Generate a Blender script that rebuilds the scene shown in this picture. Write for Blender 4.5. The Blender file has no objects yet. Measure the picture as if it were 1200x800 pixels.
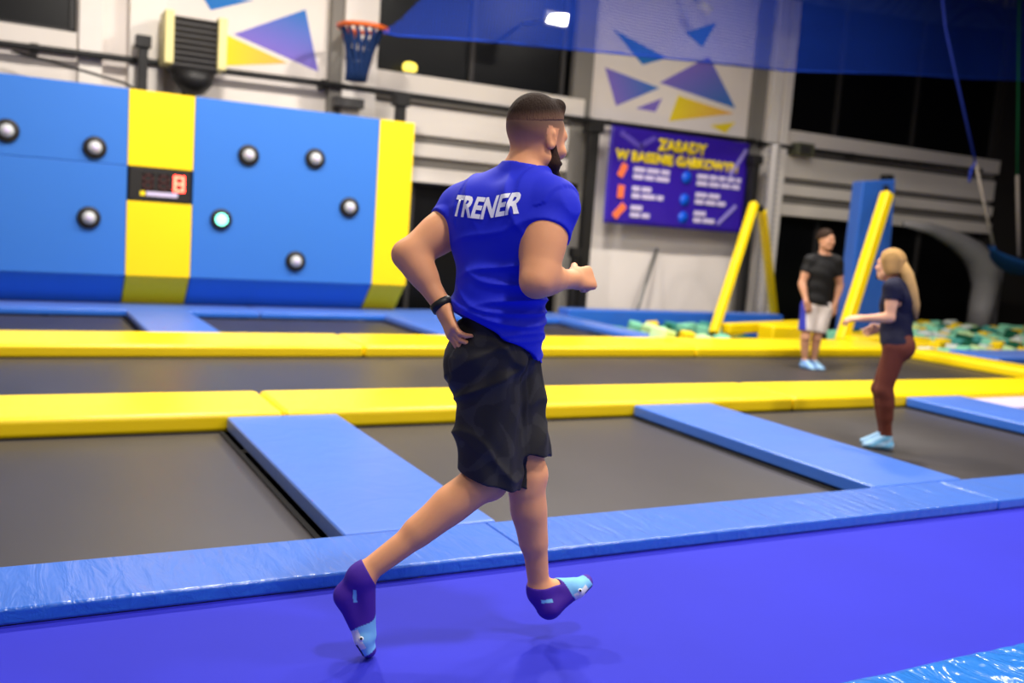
import bpy, bmesh, math, random
import numpy as np
from mathutils import Vector, Matrix
from mathutils.bvhtree import BVHTree
random.seed(7)
rng = np.random.default_rng(7)
scene = bpy.context.scene
C = scene.collection

# ------------------------------------------------------------------ camera
F, CX, CY, CAMH = 1127.0, 600.0, 400.0, 1.40
ROLL, PITCH, YAW = [math.radians(a) for a in (4.08, 6.783, 28.22)]
CAM = np.array([0, 0, CAMH])
FWD = np.array([math.sin(YAW), math.cos(YAW), 0.0])      # level viewing direction
RGT = np.array([math.cos(YAW), -math.sin(YAW), 0.0])


def ray(px, py):
    a, b = px - CX, py - CY
    c, s = math.cos(ROLL), math.sin(ROLL)
    u, v = c * a + s * b, -s * a + c * b
    f = F * math.cos(PITCH) - v * math.sin(PITCH)
    d = F * math.sin(PITCH) + v * math.cos(PITCH)
    c, s = math.cos(YAW), math.sin(YAW)
    return np.array([u * c + f * s, -u * s + f * c, -d])


def on_z(px, py, z=0.0):
    d = ray(px, py)
    return CAM + (z - CAMH) / d[2] * d


def on_y(px, py, y):
    d = ray(px, py)
    return CAM + y / d[1] * d


def on_d(px, py, dist):
    d = ray(px, py)
    return CAM + dist / float(d @ FWD) * d


cam_data = bpy.data.cameras.new('camera')
cam = bpy.data.objects.new('camera', cam_data)
C.objects.link(cam)
fw = ray(600, 400); fw /= np.linalg.norm(fw)
rt = ray(601, 400) - ray(600, 400); rt /= np.linalg.norm(rt)
up = np.cross(rt, fw)
cam.matrix_world = Matrix(((rt[0], up[0], -fw[0], 0), (rt[1], up[1], -fw[1], 0), (rt[2], up[2], -fw[2], CAMH), (0, 0, 0, 1)))
cam_data.sensor_width = 36.0
cam_data.lens = F / 1200 * 36.0
cam_data.clip_start = 0.05
cam_data.dof.use_dof = True
cam_data.dof.focus_distance = 3.08
cam_data.dof.aperture_fstop = 1.7
scene.camera = cam

# ------------------------------------------------------------------ world, exposure
world = bpy.data.worlds.new('world')
scene.world = world
world.use_nodes = True
world.node_tree.nodes['Background'].inputs[0].default_value = (0.012, 0.014, 0.02, 1)
world.node_tree.nodes['Background'].inputs[1].default_value = 1.0
scene.view_settings.view_transform = 'Standard'
scene.view_settings.look = 'None'
scene.view_settings.gamma = 1.0
scene.view_settings.use_curve_mapping = False
scene.view_settings.exposure = 0.5

LAMP_POWER = 110.0
LAMP_COLOR = (1.0, 0.93, 0.84)
LAMP_SPOTS = [(x, y) for y in (-3.0, 1.0, 5.4, 9.6) for x in (-2.2, 2.0, 6.0, 10.0)]
ROW_GAIN = (0.3, 1.1, 0.9, 2.3)
LAMP_GAIN = (0.3, 1.25, 1.25, 0.8)       # the outer lamps are dimmed
LAMP_Z = 6.3


# ------------------------------------------------------------------ helpers
def lin(r, g, b):
    f = lambda c: c / 12.92 if c <= 0.04045 else ((c + 0.055) / 1.055) ** 2.4
    return tuple(f(c / 255) for c in (r, g, b)) + (1.0,)


def mat(name, col, rough=0.6, spec=0.5, metal=0.0, bump=None, vary=None, emit=None, attr=None, coat=0.0, sss=0.0):
    m = bpy.data.materials.new(name)
    m.use_nodes = True
    nt = m.node_tree
    b = nt.nodes['Principled BSDF']
    b.inputs['Base Color'].default_value = col
    b.inputs['Roughness'].default_value = rough
    b.inputs['Specular IOR Level'].default_value = spec
    b.inputs['Metallic'].default_value = metal
    b.inputs['Coat Weight'].default_value = coat
    if sss:
        b.inputs['Subsurface Weight'].default_value = sss
        b.inputs['Subsurface Radius'].default_value = (0.012, 0.004, 0.002)
        b.inputs['Subsurface Scale'].default_value = 0.6
    if emit:
        b.inputs['Emission Color'].default_value = emit[0]
        b.inputs['Emission Strength'].default_value = emit[1]
    tc = nt.nodes.new('ShaderNodeTexCoord')
    src = None
    if attr:
        a = nt.nodes.new('ShaderNodeAttribute'); a.attribute_name = attr
        src = a.outputs['Color']
        nt.links.new(src, b.inputs['Base Color'])
    if vary:       # (scale, amount, stretch xyz)
        mp = nt.nodes.new('ShaderNodeMapping'); mp.inputs['Scale'].default_value = vary[2]
        nz = nt.nodes.new('ShaderNodeTexNoise'); nz.inputs['Scale'].default_value = vary[0]; nz.inputs['Detail'].default_value = 4
        nt.links.new(tc.outputs['Object'], mp.inputs[0]); nt.links.new(mp.outputs[0], nz.inputs['Vector'])
        rmp = nt.nodes.new('ShaderNodeMapRange')
        rmp.inputs['From Min'].default_value = 0.3; rmp.inputs['From Max'].default_value = 0.7
        rmp.inputs['To Min'].default_value = 1 - vary[1]; rmp.inputs['To Max'].default_value = 1 + vary[1]
        nt.links.new(nz.outputs['Fac'], rmp.inputs['Value'])
        mx = nt.nodes.new('ShaderNodeVectorMath'); mx.operation = 'SCALE'
        if src is not None:
            nt.links.new(src, mx.inputs[0])
        else:
            mx.inputs[0].default_value = col[:3]
        nt.links.new(rmp.outputs[0], mx.inputs['Scale'])
        nt.links.new(mx.outputs[0], b.inputs['Base Color'])
    if bump:       # (scale, strength, distance, stretch xyz)
        mp = nt.nodes.new('ShaderNodeMapping'); mp.inputs['Scale'].default_value = bump[3]
        nz = nt.nodes.new('ShaderNodeTexNoise'); nz.inputs['Scale'].default_value = bump[0]; nz.inputs['Detail'].default_value = 3
        nz.inputs['Distortion'].default_value = 0.6
        nt.links.new(tc.outputs['Object'], mp.inputs[0]); nt.links.new(mp.outputs[0], nz.inputs['Vector'])
        bp = nt.nodes.new('ShaderNodeBump'); bp.inputs['Strength'].default_value = bump[1]; bp.inputs['Distance'].default_value = bump[2]
        nt.links.new(nz.outputs['Fac'], bp.inputs['Height']); nt.links.new(bp.outputs[0], b.inputs['Normal'])
    return m


M = {}
M['runway'] = mat('runway_carpet', lin(35, 38, 182), 0.75, 0.25, bump=(260, 0.15, 0.002, (1, 1, 1)), vary=(1.2, 0.05, (1, 1, 1)))
M['pad_blue'] = mat('blue_vinyl', lin(26, 100, 206), 0.38, 0.75, bump=(5, 0.25, 0.02, (1, 1, 1)), vary=(2.0, 0.05, (1, 1, 1)))
M['pad_blue'].node_tree.nodes['Principled BSDF'].inputs['Sheen Weight'].default_value = 0.30
M['pad_blue'].node_tree.nodes['Principled BSDF'].inputs['Sheen Roughness'].default_value = 0.45
M['pad_blue_front'] = mat('creased_blue_vinyl', lin(26, 100, 206), 0.26, 0.7, bump=(16, 0.45, 0.02, (1, 0.22, 1)), vary=(2.0, 0.05, (1, 1, 1)))
M['pad_blue_front'].node_tree.nodes['Principled BSDF'].inputs['Sheen Weight'].default_value = 0.28
M['pad_blue_crinkle'] = mat('crinkled_blue_vinyl', lin(45, 118, 208), 0.16, 0.6, bump=(9, 0.9, 0.03, (1, 0.45, 1)))
M['pad_yellow'] = mat('yellow_vinyl', lin(248, 214, 4), 0.38, 0.5, bump=(5, 0.2, 0.015, (0.4, 1, 1)))
M['wall_blue'] = mat('blue_padding', lin(48, 112, 204), 0.55, 0.35, bump=(3, 0.12, 0.02, (1, 1, 1)))
M['wall_yellow'] = mat('yellow_padding', lin(248, 212, 4), 0.55, 0.35, bump=(3, 0.12, 0.02, (1, 1, 1)))
M['mat'] = mat('jump_mat_weave', lin(52, 48, 49), 0.42, 0.5, bump=(600, 0.2, 0.001, (1, 1, 1)), vary=(1.5, 0.14, (1, 0.5, 1)))
M['black'] = mat('black_paint', lin(24, 23, 24), 0.5, 0.4)
M['blackrubber'] = mat('black_webbing', lin(20, 19, 20), 0.8, 0.2)
M['darkfloor'] = mat('dark_concrete', lin(45, 43, 42), 0.8, 0.2, vary=(2, 0.15, (1, 1, 1)))
M['plaster'] = mat('white_plaster', lin(238, 229, 222), 0.8, 0.25, vary=(0.8, 0.04, (1, 1, 1)))
M['siding'] = mat('white_metal_siding', lin(228, 220, 212), 0.6, 0.35)
M['groove'] = mat('grey_groove', lin(112, 108, 104), 0.7, 0.3)
M['column'] = mat('white_column', lin(238, 231, 224), 0.6, 0.35)
M['columngrey'] = mat('grey_column', lin(128, 124, 118), 0.7, 0.3)
M['glass'] = mat('night_window_glass', lin(12, 13, 15), 0.3, 0.25)
M['frame'] = mat('window_frame', lin(52, 50, 50), 0.5, 0.4)
M['ceiling'] = mat('pale_ceiling', lin(130, 128, 126), 0.9, 0.2)
M['sidewall'] = mat('grey_wall', lin(170, 165, 160), 0.85, 0.2)
M['darkwall'] = mat('dark_grey_wall', lin(46, 43, 41), 0.85, 0.2)
M['net'] = mat('blue_netting', lin(10, 50, 150), 0.8, 0.2)
M['netgrey'] = mat('grey_netting', lin(70, 84, 110), 0.8, 0.2)
M['orange'] = mat('orange_metal', lin(210, 92, 24), 0.4, 0.5)
M['navycloth'] = mat('dark_blue_mesh', lin(22, 48, 96), 0.8, 0.2)
M['beige'] = mat('cream_enamel', lin(226, 214, 150), 0.45, 0.4)
M['louvre'] = mat('dark_grey_louvre', lin(62, 60, 60), 0.4, 0.5)
M['lens_grey'] = mat('button_lens', lin(188, 190, 192), 0.2, 0.6)
M['lens_on'] = mat('button_lens_lit', lin(60, 240, 190), 0.3, 0.5, emit=((0.25, 1.0, 0.72, 1), 2.4))
M['led_red'] = mat('red_led', lin(255, 60, 40), 0.4, 0.5, emit=((1.0, 0.10, 0.06, 1), 6.0))
M['led_dim'] = mat('unlit_led', lin(60, 22, 22), 0.4, 0.5)
M['lamp_lens'] = mat('lamp_lens', lin(255, 250, 240), 0.4, 0.4, emit=((1.0, 0.96, 0.90, 1), 9.0))
M['lamp_yellow'] = mat('yellow_lamp_lens', lin(250, 220, 70), 0.4, 0.4, emit=((1.0, 0.80, 0.12, 1), 1.1))
M['steel'] = mat('grey_steel', lin(120, 120, 120), 0.4, 0.5, metal=0.6)
M['silver'] = mat('silver_foil_duct', lin(176, 172, 170), 0.35, 0.5, metal=0.3)
M['slide'] = mat('grey_inflated_vinyl', lin(140, 138, 140), 0.4, 0.4)
M['rope_blue'] = mat('blue_rope', lin(44, 64, 170), 0.8, 0.2)
M['rope_green'] = mat('green_rope', lin(20, 100, 60), 0.8, 0.2)
M['rope_white'] = mat('beige_rope', lin(170, 160, 150), 0.8, 0.2)
M['sling'] = mat('blue_sling_fabric', lin(20, 70, 130), 0.8, 0.2)
M['banner'] = mat('purple_banner_vinyl', lin(52, 28, 160), 0.3, 0.5, bump=(2.2, 0.35, 0.05, (1, 1, 1)))
M['ban_yellow'] = mat('banner_yellow_print', lin(250, 222, 30), 0.4, 0.4)
M['ban_white'] = mat('banner_white_print', lin(205, 195, 230), 0.4, 0.4)
M['ban_orange'] = mat('banner_orange_print', lin(245, 120, 70), 0.4, 0.4)
M['ban_blue'] = mat('banner_blue_print', lin(10, 90, 230), 0.4, 0.4)
M['paint'] = mat('mural_paint', lin(255, 255, 255), 0.7, 0.3, attr='Col')
FOAM = {'mint green': lin(130, 205, 172), 'yellow': lin(240, 205, 30), 'teal': lin(70, 150, 140), 'pale lime': lin(188, 220, 160), 'dark green': lin(24, 84, 60), 'white': lin(205, 215, 210)}
for k_, v_ in FOAM.items():
    M['foam ' + k_] = mat('foam_' + k_.replace(' ', '_'), v_, 0.95, 0.1, bump=(120, 0.3, 0.004, (1, 1, 1)))


def link(name, me, m=None, parent=None, smooth=False):
    o = bpy.data.objects.new(name, me)
    C.objects.link(o)
    if m is not None and len(me.materials) == 0:
        me.materials.append(m)
    if smooth:
        me.shade_smooth()
    if parent is not None:
        o.parent = parent
        o.matrix_parent_inverse = Matrix.Translation(-Vector(parent.location)) if parent.type == 'EMPTY' else Matrix.Identity(4)
    return o


def tag(o, label, cat, group=None):
    o['label'] = label; o['category'] = cat
    if group: o['group'] = group
    return o


def struct(o):
    o['kind'] = 'structure'
    return o


def thing(name, loc, label, cat, group=None):
    o = bpy.data.objects.new(name, None)
    o.location = tuple(float(c) for c in loc)
    o.empty_display_size = 0.1
    C.objects.link(o)
    return tag(o, label, cat, group)


def pydata(name, v, f):
    me = bpy.data.meshes.new(name)
    me.from_pydata([tuple(map(float, p)) for p in v], [], [tuple(map(int, q)) for q in f])
    me.update()
    return me


def fix(me):
    bm = bmesh.new(); bm.from_mesh(me)
    bmesh.ops.recalc_face_normals(bm, faces=bm.faces)
    bm.to_mesh(me); bm.free()
    return me


BOXF = [(0, 3, 2, 1), (4, 5, 6, 7), (0, 1, 5, 4), (1, 2, 6, 5), (2, 3, 7, 6), (3, 0, 4, 7)]


def hexa(name, low, high, m, parent=None, bevel=0.0, seg=3):
    """a box from four bottom and four top corners"""
    me = fix(pydata(name, list(low) + list(high), BOXF))
    o = link(name, me, m, parent)
    if bevel:
        b = o.modifiers.new('soft edge', 'BEVEL'); b.width = bevel; b.segments = seg; b.harden_normals = True; b.limit_method = 'NONE'
        me.shade_smooth()
    return o


def box(name, a, b, m, parent=None, bevel=0.0, seg=3):
    (x0, y0, z0), (x1, y1, z1) = a, b
    q = [(x0, y0), (x1, y0), (x1, y1), (x0, y1)]
    return hexa(name, [(x, y, z0) for x, y in q], [(x, y, z1) for x, y in q], m, parent, bevel, seg)


def tube_mesh(name, pts, radii, seg=10, cap=True, closed=False):
    pts = [Vector(map(float, p)) for p in pts]
    n = len(pts)
    if not hasattr(radii, '__len__'): radii = [radii] * n
    vs, fs = [], []
    ref = None
    for i, p in enumerate(pts):
        if closed: t = (pts[(i + 1) % n] - pts[i - 1]).normalized()
        else: t = (pts[min(i + 1, n - 1)] - pts[max(i - 1, 0)]).normalized()
        if ref is None:
            ref = Vector((0, 0, 1)) if abs(t.z) < 0.9 else Vector((1, 0, 0))
        u = (ref - t * ref.dot(t)).normalized(); w = t.cross(u); ref = u
        for k in range(seg):
            a = 2 * math.pi * k / seg
            vs.append(p + (u * math.cos(a) + w * math.sin(a)) * radii[i])
    for i in range(n if closed else n - 1):
        for k in range(seg):
            j = (i + 1) % n
            fs.append((i * seg + k, i * seg + (k + 1) % seg, j * seg + (k + 1) % seg, j * seg + k))
    if cap and not closed:
        fs.append(tuple(range(seg))[::-1]); fs.append(tuple((n - 1) * seg + k for k in range(seg)))
    return fix(pydata(name, vs, fs))


def tube(name, pts, radii, m, parent=None, seg=10, closed=False):
    return link(name, tube_mesh(name, pts, radii, seg, closed=closed), m, parent, smooth=True)


def beam(name, a, b, w, t, m, parent=None, side=(0, 1, 0), bevel=0.02):
    """rectangular padded bar between two points"""
    a, b = Vector(map(float, a)), Vector(map(float, b))
    d = (b - a).normalized(); s = Vector(side); s = (s - d * s.dot(d)).normalized(); u = d.cross(s)
    lo = [a + s * sx * w / 2 + u * sy * t / 2 for sx, sy in ((-1, -1), (1, -1), (1, 1), (-1, 1))]
    hi = [p + (b - a) for p in lo]
    return hexa(name, lo, hi, m, parent, bevel)


def text_geo(s, size=1.0, shear=0.0, offset=0.0, res=3):
    cu = bpy.data.curves.new('t', 'FONT'); cu.body = s; cu.size = size; cu.shear = shear; cu.offset = offset; cu.resolution_u = res
    ob = bpy.data.objects.new('t', cu); C.objects.link(ob)
    dg = bpy.context.evaluated_depsgraph_get(); dg.update()
    me = bpy.data.meshes.new_from_object(ob.evaluated_get(dg))
    bpy.data.objects.remove(ob); bpy.data.curves.remove(cu)
    return me


# ------------------------------------------------------------------ the setting
FLOOR_LOW = -0.34
YW = 14.5
struct(box('floor', (-8, -5, FLOOR_LOW - 0.1), (24, 15.2, FLOOR_LOW), M['darkfloor']))
struct(box('floor_runway', (-6, 2.0, FLOOR_LOW + 0.001), (13.2, 3.37, 0.0), M['runway']))
struct(box('floor_near', (-6, -4.9, FLOOR_LOW + 0.001), (13.2, 1.40, 0.0), M['runway']))
struct(box('ceiling', (-8, -5, 7.6), (24, 15.2, 7.75), M['ceiling']))
struct(box('wall_left', (-8.2, -5, FLOOR_LOW), (-8, 15.2, 7.6), M['sidewall']))
struct(box('wall_right', (23.8, -5, FLOOR_LOW), (24, 15.2, 7.6), M['darkwall']))
struct(box('wall_near', (-8, -5.2, FLOOR_LOW), (24, -5, 7.6), M['sidewall']))


def wx(px, py): return float(on_y(px, py, YW)[0])
def wz(px, py): return float(on_y(px, py, YW)[2])


# far wall: pieces around its window openings
X_A0, X_A1 = -8.0, wx(90, 30)             # left upper window ends
X_B0, X_B1 = wx(437, 80), wx(682, 105)    # middle upper window
X_C0, X_C1 = wx(922, 140), wx(1165, 200)  # right upper window
Z_SILL = 3.62
Z_LOW = 2.02
TOP = 7.6


def wallbox(name, x0, x1, z0, z1, m='plaster', y0=YW, y1=YW + 0.25):
    return struct(box(name, (x0, y0, z0), (x1, y1, z1), M[m]))


ZLS = wz(45, 33)
XL0, XL1 = wx(482, 290), wx(672, 300)     # lower dark openings
XR0, XR1 = wx(903, 300), wx(1150, 300)
wallbox('wall_back', X_A1, X_B0, FLOOR_LOW, TOP)
wallbox('wall_back_under_window', X_A0, X_A1, FLOOR_LOW, ZLS)
wallbox('wall_back_mural', X_B1, X_C0, FLOOR_LOW, TOP)
wallbox('wall_back_bay', X_B0, X_B1, Z_LOW, Z_SILL)
wallbox('wall_back_bay_right', X_C0, X_C1, Z_LOW, Z_SILL)
wallbox('wall_back_end', X_C1, 24, FLOOR_LOW, TOP, 'darkwall')
wallbox('wall_back_header', X_A0, X_A1, 7.0, TOP)
wallbox('wall_back_header_middle', X_B0, X_B1, 7.0, TOP)
wallbox('wall_back_header_right', X_C0, X_C1, 7.0, TOP)
wn = [0]


def window(x0, x1, z0, z1, mulls, m_frame='frame'):
    wn[0] += 1
    e = bpy.data.objects.new('window_%d' % wn[0], None); e.location = (x0, YW + 0.15, z0); C.objects.link(e); struct(e)
    xs = [x0] + mulls + [x1]
    for i in range(len(xs) - 1):
        box('pane', (xs[i] + 0.03, YW + 0.16, z0 + 0.04), (xs[i + 1] - 0.03, YW + 0.18, z1 - 0.04), M['glass'], e)
    for x in xs:
        xx = min(max(x, x0 + 0.04), x1 - 0.04)
        box('window_frame', (xx - 0.04, YW + 0.10, z0), (xx + 0.04, YW + 0.2, z1), M[m_frame], e)
    for z in (z0 + 0.03, z1 - 0.03):
        box('window_frame', (x0, YW + 0.10, z - 0.03), (x1, YW + 0.2, z + 0.03), M[m_frame], e)
    return e


window(X_A0, X_A1, ZLS, 7.0, [-6, -4, -2])
window(X_B0, X_B1, Z_SILL, 7.0, [wx(556, 80), wx(662, 100)])
window(X_C0, X_C1, Z_SILL, 7.0, [wx(985, 140), wx(1075, 160)])
window(X_B0, X_B1, FLOOR_LOW, Z_LOW, [XL0, wx(590, 300), XL1])
window(X_C0, X_C1, FLOOR_LOW, Z_LOW, [wx(960, 300), wx(1010, 300), wx(1080, 300)])
# horizontal sills and siding boards between upper and lower windows
tn = [0]


def trim(x0, x1, z0, z1, dep, m='siding'):
    tn[0] += 1
    return struct(box('trim_%d' % tn[0], (x0, YW - dep, z0), (x1, YW + 0.02, z1), M[m], bevel=0.012, seg=2))


for (x0, x1) in ((X_B0, X_B1), (X_C0, X_C1)):
    trim(x0, x1, 3.34, 3.64, 0.14)
    trim(x0, x1, 3.18, 3.30, 0.03, 'groove')
    trim(x0, x1, 2.74, 3.18, 0.08)
    trim(x0, x1, 2.62, 2.73, 0.02, 'groove')
    trim(x0, x1, 2.40, 2.61, 0.10)
    trim(x0, x1, 2.24, 2.39, 0.02, 'groove')
    trim(x0, x1, 2.0, 2.23, 0.12)
trim(X_A0, X_A1, ZLS - 0.28, ZLS, 0.10)
# pilasters and columns
tn[0] += 1
for (a, b, d, m) in ((wx(92, 30), wx(120, 35), 0.10, 'column'), (wx(150, 40), wx(190, 45), 0.18, 'column'), (wx(384, 60), wx(398, 62), 0.16, 'columngrey'), (wx(398, 62), wx(437, 66), 0.22, 'column'),
                     (wx(668, 100), wx(690, 104), 0.12, 'columngrey'), (wx(880, 100), wx(896, 100), 0.1, 'columngrey'), (wx(897, 100), wx(909, 100), 0.22, 'column'), (wx(911, 100), wx(921, 100), 0.22, 'column')):
    trim(a, b, FLOOR_LOW + 0.001, 7.58, d, m)

# painted triangles on the plaster
def mural(pts, cols, n=10):
    pts = [on_y(px, py, YW - 0.004) for px, py in pts]
    vs, fs, cs = [], [], []
    A, B, D = [np.array(p) for p in pts[:3]]
    idx = {}
    for i in range(n + 1):
        for j in range(n + 1 - i):
            a, b = i / n, j / n
            idx[i, j] = len(vs)
            vs.append(A * (1 - a - b) + B * a + D * b)
            cs.append([cols[0][k] * (1 - a - b) + cols[1][k] * a + cols[2][k] * b for k in range(3)] + [1])
    for i in range(n):
        for j in range(n - i):
            fs.append((idx[i, j], idx[i + 1, j], idx[i, j + 1]))
            if i + j < n - 1: fs.append((idx[i + 1, j], idx[i + 1, j + 1], idx[i, j + 1]))
    me = pydata('painted_triangle', vs, fs)
    at = me.color_attributes.new('Col', 'FLOAT_COLOR', 'POINT')
    at.data.foreach_set('color', np.array(cs, np.float32).ravel())
    o = link('painted_triangle', me, M['paint'])
    s = o.modifiers.new('thickness', 'SOLIDIFY'); s.thickness = 0.003; s.offset = 0
    return o


PU, BL, YE, OR = lin(132, 112, 206), lin(40, 120, 200), lin(248, 222, 40), lin(238, 178, 90)
wall_mural = bpy.data.objects['wall_back_mural']; wall_main = bpy.data.objects['wall_back']
for w_, pts, cols in ((wall_mural, ((773, 97), (831, 66), (862, 127)), (PU, PU, BL)),
                      (wall_mural, ((709, 79), (773, 103), (722, 124)), (PU, BL, PU)),
                      (wall_mural, ((718, 34), (782, 68), (753, 76)), (BL, BL, BL)),
                      (wall_mural, ((803, 38), (840, 26), (823, 56)), (BL, BL, BL)),
                      (wall_mural, ((745, 127), (776, 115), (768, 131)), (PU, PU, PU)),
                      (wall_mural, ((795, 112), (860, 133), (784, 142)), (YE, OR, YE)),
                      (wall_mural, ((832, 147), (862, 143), (850, 156)), (YE, YE, YE)),
                      (wall_main, ((274, 40), (358, 11), (373, 84)), (PU, BL, PU)),
                      (wall_main, ((264, 40), (338, 74), (264, 77)), (YE, OR, YE)),
                      (wall_main, ((236, -6), (298, 0), (247, 12)), (BL, BL, BL))):
    t_ = mural(pts, cols); t_.parent = w_

# ------------------------------------------------------------------ ceiling lamps
def disc(name, c, r, h, m, parent, seg=24):
    return tube(name, [(c[0], c[1], c[2]), (c[0], c[1], c[2] + h)], r, m, parent, seg=seg)


for i, (x, y) in enumerate(LAMP_SPOTS):
    row = ('nearest the camera', 'over the first trampoline row', 'over the middle trampoline track', 'in front of the game wall')[i // 4]
    colm = ('far left', 'left', 'right of centre', 'far right')[i % 4]
    t = thing('ceiling_lamp', (x, y, LAMP_Z), 'round ceiling lamp, %s in the row %s' % (colm, row), 'lamp', 'high bay ceiling lamps')
    tube('housing', [(x, y, LAMP_Z + 0.05), (x, y, LAMP_Z + 0.12), (x, y, LAMP_Z + 0.3)], [0.32, 0.3, 0.12], M['steel'], t, seg=20)
    tube('cord', [(x, y, LAMP_Z + 0.3), (x, y, 7.6)], 0.012, M['black'], t, seg=6)
    disc('lens', (x, y, LAMP_Z + 0.02), 0.28, 0.03, M['lamp_lens'], t)
    ld = bpy.data.lights.new('lamp_light', 'AREA'); ld.shape = 'DISK'; ld.size = 0.55; ld.energy = LAMP_POWER * LAMP_GAIN[i % 4] * ROW_GAIN[i // 4]; ld.color = LAMP_COLOR
    lo = bpy.data.objects.new('lamp_light', ld); C.objects.link(lo); lo.location = (0, 0, 0); lo.parent = t

# ------------------------------------------------------------------ pads and trampolines
PT = 0.06


def pad(label, corners, z0, z1, m, cat='pad', group=None, bevel=0.03, name='floor_pad'):
    """corners: near-left, near-right, far-right, far-left in plan"""
    o = hexa(name, [(x, y, z0) for x, y in corners], [(x, y, z1) for x, y in corners], M[m], bevel=bevel)
    return tag(o, label, cat, group)


def rect(x0, x1, y0, y1): return [(x0, y0), (x1, y0), (x1, y1), (x0, y1)]


# crinkled pad in the near right corner
def crinkle_pad(x0, x1, y0, y1, z1, label):
    nx, ny = 260, 40
    xs = np.linspace(x0, x1, nx); ys = np.linspace(y0, y1, ny)
    gx, gy = np.meshgrid(xs, ys, indexing='ij')
    ph = rng.uniform(0, 6.28, 12)
    u = gx * 1.0 + gy * 1.1
    z = 0.0045 * np.sin(34 * u + 2.2 * np.sin(5 * gx + ph[0]) + 1.6 * np.sin(9 * gy + ph[1])) * (0.5 + 0.5 * np.sin(3.1 * gx + ph[2])) \
        + 0.0035 * np.sin(55 * u + 3 * np.sin(4 * gy + 3 * gx + ph[3])) * (0.5 + 0.5 * np.sin(4.3 * gx - 2 * gy + ph[4])) \
        + 0.004 * np.sin(13 * u + ph[5] + 2 * np.sin(3 * gx))
    ed = np.minimum(np.minimum(gy - y0, y1 - gy), np.minimum(gx - x0, x1 - gx))
    fall = np.clip(ed / 0.035, 0, 1)
    z = z1 + z * fall - 0.03 * (1 - np.sqrt(np.clip(1 - (1 - fall) ** 2, 0, 1)))
    vs = list(np.stack([gx, gy, z], -1).reshape(-1, 3))
    fs = [(i * ny + j, (i + 1) * ny + j, (i + 1) * ny + j + 1, i * ny + j + 1) for i in range(nx - 1) for j in range(ny - 1)]
    ring = [i * ny for i in range(nx)] + [(nx - 1) * ny + j for j in range(1, ny)] + [i * ny + ny - 1 for i in range(nx - 2, -1, -1)] + [j for j in range(ny - 2, 0, -1)]
    base = len(vs)
    for r in ring: vs.append((vs[r][0], vs[r][1], 0.0))
    n = len(ring)
    for k in range(n):
        fs.append((ring[(k + 1) % n], ring[k], base + k, base + (k + 1) % n))
    fs.append(tuple(base + k for k in range(n))[::-1])
    o = link('floor_pad', fix(pydata('floor_pad', vs, fs)), M['pad_blue_crinkle'], smooth=True)
    return tag(o, label, 'pad', 'blue floor pads')


for x0, x1, lb in ((-6, -0.6, 'crinkled shiny blue pad at the near runway side, left of the camera'), (-0.58, 1.58, 'crinkled shiny blue pad at the near runway side, below the camera'), (1.60, 5.6, 'crinkled shiny blue vinyl pad in the near right corner, beside the runway'), (5.62, 10, 'crinkled blue pad at the near runway side, beyond the right picture edge')):
    crinkle_pad(x0, x1, 1.42, 2.03, 0.06, lb)

# long pad between runway and first trampoline row, in lengths
XP = [(-1.93, -1.21), (1.29, 2.02), (4.47, 5.24), (7.62, 8.38), (10.8, 11.52)]
for x0, x1, lb in ((-6, -1.6, 'long blue pad along the runway edge, left of the picture'), (-1.595, 1.955, 'long glossy blue pad edging the runway at the left picture edge'), (1.96, 5.0, 'long glossy blue pad edging the runway behind the running man'),
                   (5.005, 8.2, 'long glossy blue pad edging the runway at the right, below the woman'), (8.205, 12, 'long blue pad along the runway edge, far right')):
    pad(lb, rect(x0, x1, 3.365, 3.775), 0.0, PT, 'pad_blue_front', group='blue floor pads', bevel=0.014)
side_ = ['beyond the left picture edge', 'left of the running man', 'between the running man and the woman', 'right of the woman', 'farthest right']
for (x0, x1), lb in zip(XP, side_):
    pad('blue cross pad of the first row, ' + lb, rect(x0, x1, 3.785, 6.2), -0.03, PT, 'pad_blue', group='blue cross pads, first row', bevel=0.016)
# yellow lengths
for x0, x1, lb in ((-6, -1.2, 'left of the picture'), (-1.19, 1.66, 'at the left'), (1.67, 6.2, 'behind the running man'), (6.21, 11.6, 'behind the woman')):
    pad('wide yellow pad of the nearer yellow strip, ' + lb, rect(x0, x1, 6.21, 6.98), -0.05, 0.085, 'pad_yellow', group='nearer yellow pads', bevel=0.04)
for x0, x1, lb in ((-6, -1.2, 'left of the picture'), (-1.19, 3.3, 'at the left below the game wall'), (3.31, 7.6, 'behind the running man'), (7.61, 11.6, 'below the yellow frames')):
    pad('yellow pad of the far yellow strip, ' + lb, rect(x0, x1, 9.34, 10.3), -0.05, 0.085, 'pad_yellow', group='farther yellow pads', bevel=0.04)
pad('yellow pad running away at the right end of the middle track', rect(11.28, 11.85, 6.99, 9.33), -0.05, 0.085, 'pad_yellow', bevel=0.04)
side3 = ['beyond the left picture edge', 'under the yellow stripe of the game wall', 'at the right end of the game wall', 'beside the foam pit']
X3 = [(-1.9, -1.2), (1.36, 2.1), (4.72, 5.45), (7.55, 8.0)]
for (x0, x1), lb in zip(X3, side3):
    pad('blue cross pad of the last row, ' + lb, rect(x0, x1, 10.32, 12.6), -0.03, PT, 'pad_blue', group='blue cross pads, last row', bevel=0.025)
for x0, x1, lb in ((-6, -1.0, 'left of the picture'), (-0.99, 3.0, 'at the left'), (3.01, 8.0, 'at the right end')):
    pad('long blue pad at the foot of the game wall, ' + lb, rect(x0, x1, 12.62, 13.5), -0.03, PT, 'pad_blue', group='blue pads under the game wall', bevel=0.025)
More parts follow.
